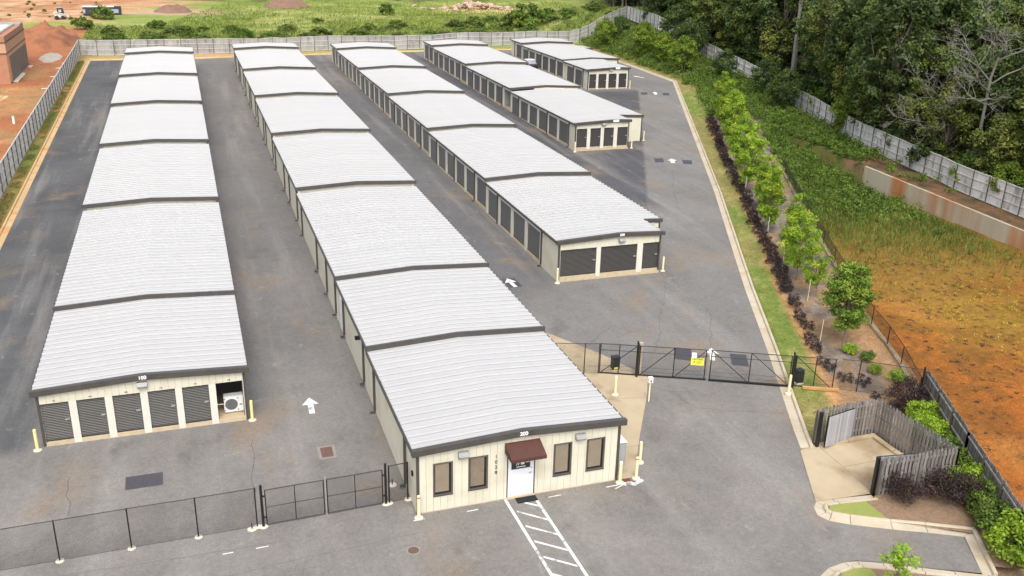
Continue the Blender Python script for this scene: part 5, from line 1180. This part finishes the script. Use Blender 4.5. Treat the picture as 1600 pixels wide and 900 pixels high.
def place(proto, x, y, rz=None, sc=1, label=None, z=None, group=None):
    z = T(x, y)-.03 if z is None else z; rz = RNG.uniform(0,6.283) if rz is None else rz
    if proto.name not in FIRST:
        FIRST[proto.name] = 1; proto.location = (x, y, z); proto.rotation_euler = (0,0,rz); proto.scale = (sc,sc,sc) if not isinstance(sc, tuple) else sc
        if label: proto['label'] = label
        return proto
    return dup(proto, (x, y, z), rz, sc, label, group)
# young street trees between hedge and basin
ST = "young trees between the purple hedge and the basin fence"
y1 = tree("young_tree", "", "tree", ST, 5.9, 1.4, 1.1, 100, 105, .16, L_MIDB, .07, clr=.5)
y2 = tree("young_tree", "", "tree", ST, 5.1, 1.1, .35, 84, 95, .16, L_BRIGHT, .05, clr=.44)
y3 = tree("young_tree", "", "tree", ST, 5.3, 1.2, .35, 92, 100, .16, L_BRIGHT, .06, clr=.46)
y4 = tree("young_tree", "", "tree", ST, 5.0, 1.15, .4, 52, 80, .15, L_BRIGHT, .05, clr=.38)
YT = [(y1,43.5,-.3,.92,"roundest deep green young tree, nearest the black sliding gate"),(y4,46.3,6.6,.95,"thin yellow green young tree next beyond the roundest one"),(y4,47.6,9.6,1.0,"sparse yellow green young tree leaning over the dark basin fence"),(y3,49.2,13.0,.95,"full bright green young tree beside a pale stake halfway up the row"),
      (y2,51.9,19.6,1.0,"bright young tree where the row begins to crowd together"),(y3,54.2,24.6,1.05,"bulky bright green young tree in the crowded stretch of the row"),(y2,57.0,30.6,1.1,"bright young tree opposite the pair of black road markings"),(y3,60.2,37.6,1.1,"leafy light green young tree over the far half of the hedge"),
      (y2,63.3,45.0,1.15,"light green young tree near the far end of the purple hedge"),(y3,66.8,52.0,1.1,"light green young tree just before the last one of the row"),(y2,70.3,59.5,1.2,"last light green young tree of the row, beside the far lawn")]
random.seed(3)
for p, x, y, s_, lab in YT:
    w_ = s_*RNG.uniform(.82,1.12); o = place(p, x+RNG.normal()*.25, y+RNG.normal()*.3, None, (w_, w_*RNG.uniform(.9,1.1), s_*RNG.uniform(.85,1.18)), lab); o.rotation_euler[0] = RNG.normal()*.05
for i, (x, y) in enumerate([(42.6,-.25),(46.0,5.8),(48.2,12.0),(51.2,18.6),(56.2,30.0)]):
    o = MB().tube((0,0,-.2), (.06,.03,1.55), .025, n=6).build("tree_stake", STAKE, None); o.location = (x-.35, y, T(x,y)); ORG[o.name] = Vector(o.location)
    tag(o, ["pale stake beside the roundest young tree","pale stake beside the thin yellow green tree","tall pale stake in mulch beside the full bright tree","pale stake where the young trees begin to crowd","pale stake farthest along the tree row"][i], "stake", "tree stakes")
# purple hedge
PH = "purple shrubs of the low hedge"
ph = [shrub("purple_shrub", "small dark purple shrub in the low hedge along the kerb", "shrub", PH, .42, .66, 11, 40, .085, L_PURPLE) for _ in range(3)]
HP = [(70.0,60.9),(62.3,45.2),(55.2,29.4),(49.55,16.95),(45.0,7.05),(43.15,2.8),(41.65,-.45),(40.5,-3.6)]
hp = densify(HP, .80)
for i, (x, y) in enumerate(hp):
    if y < 6 and i % 4 == 3: continue
    place(ph[i % 3], x+RNG.normal()*.12, y+RNG.normal()*.1, None, RNG.uniform(.8,1.2) if y < 8 else RNG.uniform(1.0,1.35), "small dark purple hedge shrub "+("where the row thins out by the gate" if y < 3 else "opposite the roundest young tree" if y < 9 else "across the lane from the building numbered 300" if y < 25 else "beside the nearer pair of black road markings" if y < 46 else "in the far end of the hedge"))
for x, y, s_, lab in [(40.7,-4.7,.95,"small purple shrub between the gate tail and the fence post"),(41.4,-5.4,1.05,"small purple shrub standing just behind the chain-link fence"),(41.0,-6.9,.7,"low purple shrub on bark in front of the chain-link fence"),(39.5,-7.7,.7,"low purple shrub behind the corner of the picket enclosure")]: place(ph[1], x, y, None, s_, lab)
bp_ = shrub("purple_bush", "", "bush", "big purple bushes by the enclosure", .95, 1.75, 40, 95, .095, L_PURPLE)
place(bp_, 42.2,-7.9, None, (.95,.95,.95), "big rounded purple bush at the top corner of the long picket fence"); place(bp_, 35.75,-15.2, None, (.75,.75,.9), "dark purple bush against the near pickets, nearest the turf tip", S(-15)+.08); place(bp_, 37.75,-15.85, None, (1.05,1.05,1.1), "largest dark purple bush at the end of the near pickets", S(-15.7)+.08)
place(bp_, 41.2,-8.4, None, (.5,.5,.4), "flattened small purple bush on bark behind the enclosure")
# green shrubs along the long picket fence
GS = "green shrubs along the long picket fence"
gs = [shrub("green_shrub", "", "shrub", GS, .85, 1.5, 34, 85, .125, L_BRIGHT), shrub("green_shrub", "", "shrub", GS, .85, 1.45, 34, 85, .125, L_MID)]
for i, (x, y, s_, kd, lab) in enumerate([(41.6,-9.6,.9,0,"bright green shrub first down the picket fence from the black post"),(40.75,-11.3,1.0,0,"bright green shrub behind the back corner of the enclosure"),(40.2,-12.7,.9,1,"darker green shrub between enclosure corner and long picket fence"),(39.75,-13.9,.95,1,"darker green shrub beside the largest purple bush"),(39.1,-15.3,1.0,0,"yellow green shrub halfway along the long picket fence"),(38.6,-16.6,1.0,1,"dense dark green shrub near the bay corner kerb"),(38.0,-18.0,1.05,1,"dark green shrub shading the kerb's outer edge"),(37.35,-19.55,1.35,0,"large bright green shrub lowest along the picket fence"),
      (43.4,-5.7,.55,0,"low bright green shrub by the post of the basin fence"),(43.5,-3.0,.5,1,"small green shrub in mulch near the basin fence"),(43.2,-1.8,.5,0,"small bright shrub below the roundest young tree"),(43.0,-4.4,.45,0,"smallest green shrub near the purple ones")]):
    place(gs[kd], x, y, None, s_, lab, S(y)+.08)
yt5 = tree("young_tree", "small upright green tree in the lower planted island", "tree", None, 2.75, .62, .6, 20, 42, .15, L_BRIGHT, .035, clr=.28)
place(yt5, 31.2,-20.2, 0.3, (1.1,1.1,.80), None, S(-20.2)+.08)
# shrubby trees on the far bank
FB = "bushy trees on the bank beyond the far lane"
fb = [tree("bank_tree", "", "tree", FB, 5.6, 2.0, .5, 70, 85, .24, L_BANK, .09, clr=.72, multi=3), tree("bank_tree", "", "tree", FB, 5.8, 2.2, .5, 70, 85, .25, L_DARK, .09, clr=.78, multi=3)]
for x, y, s_, kd, lab in [(82.3,121.2,1.0,0,"light bushy tree nearest the far fence corner on the bank"),(86.7,124.2,1.05,1,"grey green bushy tree under the climbing fence"),(83.2,107.0,1.1,0,"tall light green bushy tree midway along the bank"),(83.7,100.5,.95,0,"leaning light green bushy tree on the bank"),(83.0,92.5,1.1,0,"round bright bushy tree at the lane bend on the bank"),(86.8,97.5,1.2,1,"dark bushy tree behind the round bright one"),(88.0,104.5,1.25,1,"dark bushy tree against the hidden part of the fence"),(85.8,84.5,.8,1,"low dark bushy tree near the visible fence gap"),(86.6,74.5,.9,1,"dark bushy tree with pale blossom beside the fence"),(82.0,63.0,.95,1,"dark bushy tree hiding a fence panel near its bend"),(84.3,66.8,.8,0,"light bushy tree growing against the fence bend"),(80.6,48.6,.9,0,"light spreading tree in front of the wood fence"),(78.9,37.3,.7,1,"small dark tree in front of the wood fence"),(76.2,19.8,.75,0,"thin light green tree at the fence above the stained wall")]:
    place(fb[kd], x, y, None, s_, lab)
# ---- the wood
FG = "tall trees of the wood behind the grey fence"
ft = []
for i in range(5): ft.append(tree("forest_tree", "", "tree", FG, RNG.uniform(16,20), RNG.uniform(3.6,4.8), RNG.uniform(1.6,3.0), 96, 125, .42, L_FOREST, .26, clr=1.25))
ftl = tree("forest_tree", "", "tree", FG, 17, 4.2, 6, 60, 120, .42, L_OLIVE, .25, clr=1.2)
labs = ["tall dark green","broad dark leafy","narrow dark","layered dark","shaggy dark"]
placed = []
def vis(x, y, z):
    v = Vector((x, y, z))-CAM; d = v.dot(cf); return d > 5 and abs(v.dot(cr)/d) < .546+.10 and v.dot(cu)/d > -.31-.05 and (v.dot(cu)/d) < .34
for yy in np.arange(-2, 215, 4.6):
    for dx in np.arange(3.0, 62, 4.8):
        f0 = float(fx(yy)) if yy < 137 else 94+(yy-137)*.35
        x = f0+dx+RNG.normal()*1.1; y = yy+RNG.normal()*1.1
        if dx > 34 and (y < 60): continue
        if not (vis(x, y, 6) or vis(x, y, 14)): continue
        if 137 < y < 158 and x < 112: continue
        D_ = math.hypot(x-CAM.x, y-CAM.y)
        if dx > 12 and RNG.random() < (.45 if dx < 26 else .75): continue
        if abs(x-(79.2+(27-y)*-.35)) < 2.6 and y < 33 and x < 84: continue
        if (x-90.6)**2+(y-73.5)**2 < 16: continue
        placed.append((x, y, dx))
for i, (x, y, dx) in enumerate(placed):
    kd = int(RNG.integers(0, 5)); lite = RNG.random() < .12
    s_ = RNG.uniform(.8,1.12)
    zone = "above the stained retaining wall" if y < 20 else "behind the dead pale trees" if y < 36 else "behind the fence bend" if y < 60 else "behind the bare double trunk" if y < 85 else "over the hidden fence run" if y < 118 else "near the far fence corner" if y < 150 else "closing the far end of the field"
    dep = "front" if dx < 9 else "deep"
    place(ftl if lite else ft[kd], x, y, None, (s_, s_, s_*RNG.uniform(.92,1.1)), dep+" row "+("paler olive" if lite else labs[kd])+" forest tree "+zone)
# fence-side foliage under the wood
US = "understorey shrubs at the foot of the wood"
us = [shrub("understorey_shrub", "leafy dark shrub in the shade just behind the board fence", "shrub", US, 1.5, 2.6, 26, 60, .30, L_DARK), shrub("understorey_shrub", "lighter leafy shrub just behind the board fence", "shrub", US, 1.5, 2.8, 26, 60, .30, L_MID)]
for y in np.arange(4, 132, 1.5):
    x = float(fx(y))+RNG.uniform(1.0,6.5)
    q_ = int(RNG.random() < .3); place(us[q_], x, y, None, RNG.uniform(.8,1.5), ["dark leafy","lighter leafy"][q_]+" understorey shrub just behind the board fence "+("above the stained wall" if y < 20 else "by the dead trees" if y < 36 else "at its bend" if y < 62 else "by the double trunk" if y < 90 else "on its hidden run"))
hi = [tree("edge_tree", "", "tree", "lighter trees at the edge of the wood", 8.5, 2.9, 1.4, 60, 85, .34, L_OLIVE, .14, clr=.95), tree("edge_tree", "", "tree", "lighter trees at the edge of the wood", 12.5, 3.4, 2.5, 64, 85, .36, L_WEED, .16, clr=1.0)]
for x, y, kd, s_, lab in [(79.4,36.5,0,.9,"spreading olive edge tree behind the fence above the stained wall"),(81.8,32.0,0,1.1,"low spreading olive tree with dead twigs behind the fence"),(83.0,39.5,0,1.0,"olive edge tree overhanging the fence near its bend"),(86.5,42,1,1.0,"tall lighter tree standing out from the dark wood"),(78.6,9.0,0,1.0,"olive edge tree behind the fence at the picture's rim"),(83,13,1,1.0,"tall lighter tree by the dead tree at the picture's rim"),(93.0,88,1,1.25,"tall bright topped tree where the fence disappears"),(92.2,101,1,1.1,"tall lighter tree over the hidden fence run"),(77.6,23.0,0,.85,"olive edge tree hiding the foot of the pale dead tree"),(78.4,30.2,0,.9,"olive edge tree between the two pale dead trees"),(76.8,14.0,0,.8,"low olive edge tree above the last stained wall panels"),(80.8,44.5,0,.95,"olive edge tree where the fence starts to climb"),(84.5,52.0,0,1.0,"olive edge tree behind the upper end of the weeds"),(87,58,1,.9,"lighter edge tree behind the fence bend"),(81.5,36.5,1,.95,"lighter edge tree above the retaining wall end"),(80.5,21.0,1,1.0,"lighter edge tree behind the dead tree's neighbour"),(92.5,81,0,1.1,"olive edge tree beside the bare double trunk"),(92.3,94,0,1.2,"olive edge tree over the hidden fence")]:
    place(hi[kd], x, y, None, s_, lab)
# dead pale tree and bare double trunk
def dead(name, label, at, z_fork, r0, limbs, seed, stems=1, twig=1.0):
    """bare pale tree: trunk(s) to z_fork, then limbs [(dx,dy,dz)] that break up into twigs"""
    r_ = np.random.default_rng(seed); t = thing(name, label, "dead tree", at); k = MB(); br = MB(); O = Vector(at)
    def grow(p, d, L_, r, depth):
        n = 5; q = p
        for i in range(n):
            d = (d+Vector(r_.normal(size=3))*.16+Vector((0,0,.03))).normalized(); q2 = q+d*L_/n; br.tube(q, q2, r*(1-.55*i/n), r*(1-.55*(i+1)/n), 5 if depth > 1 else 3, cap=False); q = q2
            if depth > 0 and i >= 1:
                for _ in range(1 if r_.random() > .35*twig else 2):
                    a = Vector(r_.normal(size=3)); a.z = a.z*.5+.15; dd = (d*.8+a.normalized()*.8).normalized(); grow(q, dd, L_*r_.uniform(.32,.6), max(.012, r*(.55-.06*i)), depth-1)
    for s_ in range(stems):
        q = O+Vector((s_*.5,s_*.2,-.3)); n = 6; d = Vector((-.05+.07*s_,.02,1))
        for i in range(n):
            d = (d+Vector(r_.normal(size=3))*.06).normalized(); q2 = q+d*(z_fork+.3)/n/(1+.0*s_); k.tube(q, q2, r0*(1-.5*i/n)*(1-.25*s_), r0*(1-.5*(i+1)/n)*(1-.25*s_), 7, cap=False); q = q2
        if s_ == 0: top = q
    for j, v in enumerate(limbs):
        v = Vector(v); base = O.lerp(top, r_.uniform(.62,1.0) if j else 1.0); grow(base, v.normalized(), v.length, r0*.42, 3 if twig >= 1 else 2)
    k.build("trunk", BARKP, t); br.build("branch", BARKP, t); return t
dead("dead_tree", "bare pale dead tree with spreading twigs at the edge of the wood", (79.2,27.0,T(79.2,27)), 12.0, .20, [(-3,-4,3.4),(-5,-2,2.2),(2,-5,2.6),(-4.5,1.5,3.5),(3.5,-3,4.2),(-2,-4.5,1.0),(4,-1,2.0),(-5.5,-1.5,.6)], 4)
dead("dead_tree", "smaller bare pale dead tree leaning out low over the board fence", (78.6,31.5,T(78.6,31.5)), 6.5, .12, [(-3,-2.5,1.8),(-3.5,.5,1.2),(-1,-3.5,2.2),(-2.5,-2.5,.2)], 9)
dead("dead_tree", "bare pale double trunk rising behind the fence bend", (90.6,73.5,T(90.6,73.5)), 17, .34, [(1.5,-2.5,3.0),(-1.5,-2.0,4.0)], 21, 2, .4)
# ---- far treeline and field bushes
FT2 = "trees along the far edge of the field"
for i, x in enumerate(np.arange(14, 150, 4.6)):
    y = 222+RNG.normal()*3+(x-60)*.02
    if not (vis(x, y, 4) or vis(x, y, 0)): continue
    s_ = RNG.uniform(.55,.8); o = place(ft[i % 5], x, y, None, s_, "dark tree along the far edge of the field"); o['group'] = FT2
fbsh = [shrub("field_bush", "", "bush", "bushes in the weedy field", 1.5, 1.9, 26, 55, .34, L_WEED), shrub("field_bush", "", "bush", "bushes in the weedy field", 1.5, 2.0, 26, 55, .34, L_MID)]
SPECIAL = [(78.5,154,1,2.6,"largest dark bush standing alone in the field"),(75.2,154.5,0,1.6,"upright lighter bush beside the largest dark bush"),(54,184,1,1.3,"round dark bush in the middle distance of the field"),(-7.5,178.5,0,1.4,"bright bush in front of the navy container"),(-10,160,1,1.2,"dark bush at the top of the red clay heap")]
for x, y, kd, s_, lab in SPECIAL: place(fbsh[kd], x, y, None, s_, lab)
for i in range(95):
    x = RNG.uniform(-8, 96); y = 128.5+max(0, x-15)*.085+abs(RNG.normal())*13
    if x > 78 and y < 140: continue
    s_ = RNG.uniform(.55,1.15); kd = int(RNG.random() < .45); place(fbsh[kd], x, y, None, (s_*1.3,s_*1.3,s_*.85), ["lighter","darker"][kd]+" weedy bush "+("close behind the far fence" if y < 136 else "farther out in the field")+" in line with "+["the first white roof","the second white roof","the third white roof","the fourth white roof","the farthest building"][int(np.clip((x+4)//17, 0, 4))])
for i in range(22):
    x = RNG.uniform(-40,-10); y = RNG.uniform(172,215); place(fbsh[1], x, y, None, RNG.uniform(.15,.32), "small dry bush scattered on the tan dirt")
# ---- stuff: weeds, grasses, litter
def scatter(n, x0, x1, y0, y1, keep):
    X = RNG.uniform(x0, x1, n); Y = RNG.uniform(y0, y1, n); m_ = keep(X, Y); return np.stack([X[m_], Y[m_]], 1)
def stuff(name, lc, mat, label=None):
    o = put(name, lc.mesh(name, mat), None, (0,0,0), kind='stuff'); o['label'] = label or name; return o
lc = LC(); p = scatter(110000, -9, 110, 126, 214, lambda x, y: (RNG.random(len(x)) < np.clip(1.5-(y-126)/60, .22, 1)) & ~((x < -2+(y-150)*.35) & (y > 165)) & ((fbm(x, y, .12, 21) < .60) | (RNG.random(len(x)) < .35)) & (y > 125.2+np.clip(x-15, 0, 70)*.085))
z = terr(p[:,0], p[:,1]); v_ = fbm(p[:,0], p[:,1], .16, 91); lc.blades(p, z, RNG.uniform(.2,.7,len(p))*(.5+v_), RNG.uniform(.06,.20,len(p)), RNG.uniform(.85,1.15,len(p))*(.55+.9*v_), .8)
stuff("field_weeds", lc, L_FIELD, "tall mixed weeds covering the field behind the far fence")
lc = LC(); p = scatter(1500, -8, 98, 126.5, 168, lambda x, y: (RNG.random(len(x)) < np.clip(1.2-(y-126)/34, .05, 1)*sst(.38, .6, fbm(x, y, .13, 55))*1.6) & (y > 126.5+np.clip(x-15, 0, 70)*.085) & (x < 80+(y-126)*2))
for (x, y), zz in zip(p, terr(p[:,0], p[:,1])): lc.clump((x, y, zz+RNG.uniform(.2,.8)), RNG.uniform(.4,.9), 34, .26, RNG.uniform(.7,1.3), .8)
stuff("field_undergrowth", lc, L_WEED, "leafy green undergrowth along the far fence")
lc = LC(); inpoly = lambda x, y: (x > bx(y)+.8) & (x < wx(y)-.3)
p = scatter(17000, 50, 95, 16, 134, lambda x, y: (((x > bx(y)+.3) | (y > 62)) & (x < fx(y)-.6) & (x > kx(y)+np.where(y > 84, 1.6, 3.2)) & ((np.abs(x-wx(y)) > .7) | (y > 36)) & (RNG.random(len(x)) < np.where(y < 48, sst(23, 32, y+(x-66)*.35+RNG.normal(0,2.5,len(x))), .8)) & ~((x > wx(y)) & (y < 37) & (RNG.random(len(x)) < .85))))
for (x, y), zz in zip(p, terr(p[:,0], p[:,1])): lc.clump((x, y, zz+RNG.uniform(.1,.75)), RNG.uniform(.35,.75), 44, .22, RNG.uniform(.7,1.3), .8)
stuff("basin_weeds", lc, leafmat("basin_weed_leaves", (.13,.21,.028), (.075,.14,.02), (.20,.28,.04), s=.3), "dense green weeds at the upper end of the basin")
lc = LC(); p = scatter(60000, 44, 73, -20, 40, lambda x, y: inpoly(x, y) & (fbm(x, y, .35, 77) > .44) & (RNG.random(len(x)) < .03+.8*sst(4, 24, y+(x-58)*.3)))
z = terr(p[:,0], p[:,1]); g_ = sst(12, 24, p[:,1]); lc.blades(p, z, RNG.uniform(.10,.30,len(p))*(1+1.*g_), RNG.uniform(.02,.05,len(p)), RNG.uniform(.7,1.3,len(p)), .5)
stuff("basin_grass", lc, L_BROWN, "sparse brown grass on the wet basin floor")
lc = LC(); p = scatter(36000, 52, 73, 8, 42, lambda x, y: inpoly(x, y) & (RNG.random(len(x)) < sst(13, 27, y+(x-60)*.45+RNG.normal(0,3,len(x)))))
z = terr(p[:,0], p[:,1]); lc.blades(p, z, RNG.uniform(.3,.8,len(p)), RNG.uniform(.03,.07,len(p)), RNG.uniform(.7,1.25,len(p)), .6)
stuff("tall_grass", lc, leafmat("tall_grass_blades", (.12,.18,.03), (.07,.12,.018), (.19,.23,.04), s=.3), "tall green grass below the stained wall")
lc = LC()
for cx, cy, n_, sp in [(57,5.5,70,2.2),(61.5,4.5,90,2.4),(60,.5,70,2.0),(64.5,7.5,50,2.2),(58,-1.5,40,1.6),(66,3,40,1.5),(53.8,1.2,22,1.3),(56,9,26,2.5)]:
    for _ in range(int(n_*.6)):
        x, y = cx+RNG.normal()*sp, cy+RNG.normal()*sp*.7
        if bx(y)+1 < x < wx(y)-.5: lc.clump((x, y, T(x,y)+RNG.uniform(.05,.4)), .18, 9, .12, RNG.uniform(.9,1.3), .8)
stuff("yellow_weeds", lc, L_YELLOW, "yellow flowering weeds scattered on the basin mud")
lc = LC(); p = scatter(900, 43, 72, -24, 16, lambda x, y: (x > bx(y)+1.2) & (x < wx(y)-.5))
for (x, y), zz in zip(p, terr(p[:,0], p[:,1])): lc.clump((x, y, zz+.02), RNG.uniform(.1,.40), 13, .15, RNG.uniform(.7,1.3), .10, 2.5)
stuff("leaf_litter", lc, L_LITTER, "dark plant litter scattered over the orange basin mud")
lc = LC(); p = scatter(26000, 33, 82, -9, 88, lambda x, y: (x > kx(y)+.72) & (x < kx(y)+lerp1(y, [-9,20,58,66,90], [2.6,2.3,2.4,5.0,3])))
z = terr(p[:,0], p[:,1]); lc.blades(p, z, RNG.uniform(.06,.14,len(p)), RNG.uniform(.03,.07,len(p)), RNG.uniform(.75,1.25,len(p)), .7)
stuff("verge_grass", lc, leafmat("verge_blades", (.20,.185,.055), (.14,.18,.036), (.25,.21,.08), s=.2), "short grass of the verge beside the kerb")
lc = LC(); p = scatter(9000, -7.6, -6.8, 22, 123, lambda x, y: fbm(x, y, .35, 31) > .42)
z = terr(p[:,0], p[:,1]); lc.blades(p, z, RNG.uniform(.06,.2,len(p)), RNG.uniform(.03,.07,len(p)), RNG.uniform(.75,1.25,len(p)), .7)
stuff("strip_grass", lc, leafmat("strip_blades", (.20,.19,.05), (.14,.15,.035), (.28,.22,.09), s=.3), "thin grass strip between the left fence and kerb")
lc = LC(); p = scatter(3000, 70, 92, 4, 130, lambda x, y: (x > np.where(y < 40, wx(y)+.4, kx(y)+2)) & (x < fx(y)-.2) & (RNG.random(len(x)) < np.where(y < 40, .22, .55)))
z = terr(p[:,0], p[:,1]); lc.blades(p, z, RNG.uniform(.25,.8,len(p)), RNG.uniform(.08,.2,len(p)), RNG.uniform(.7,1.25,len(p)), .6)
stuff("bank_grass", lc, L_WEED, "rough grass on the bank below the wood fence")
lc = LC(); p = scatter(2600, 42, 78, -3, 66, lambda x, y: (x > kx(y)+lerp1(y, [-3,5,66], [4.6,4.8,5.2])) & (x < bx(y)+.6) & (x < kx(y)+9) & (RNG.random(len(x)) < np.where(y < 12, .22, .6)))
for (x, y), zz in zip(p, terr(p[:,0], p[:,1])): lc.clump((x, y, zz+RNG.uniform(.05,.35)), RNG.uniform(.18,.42), 26, .13, RNG.uniform(.75,1.25), .8)
stuff("tree_row_undergrowth", lc, L_BANK, "low green growth between the young trees and the basin fence")
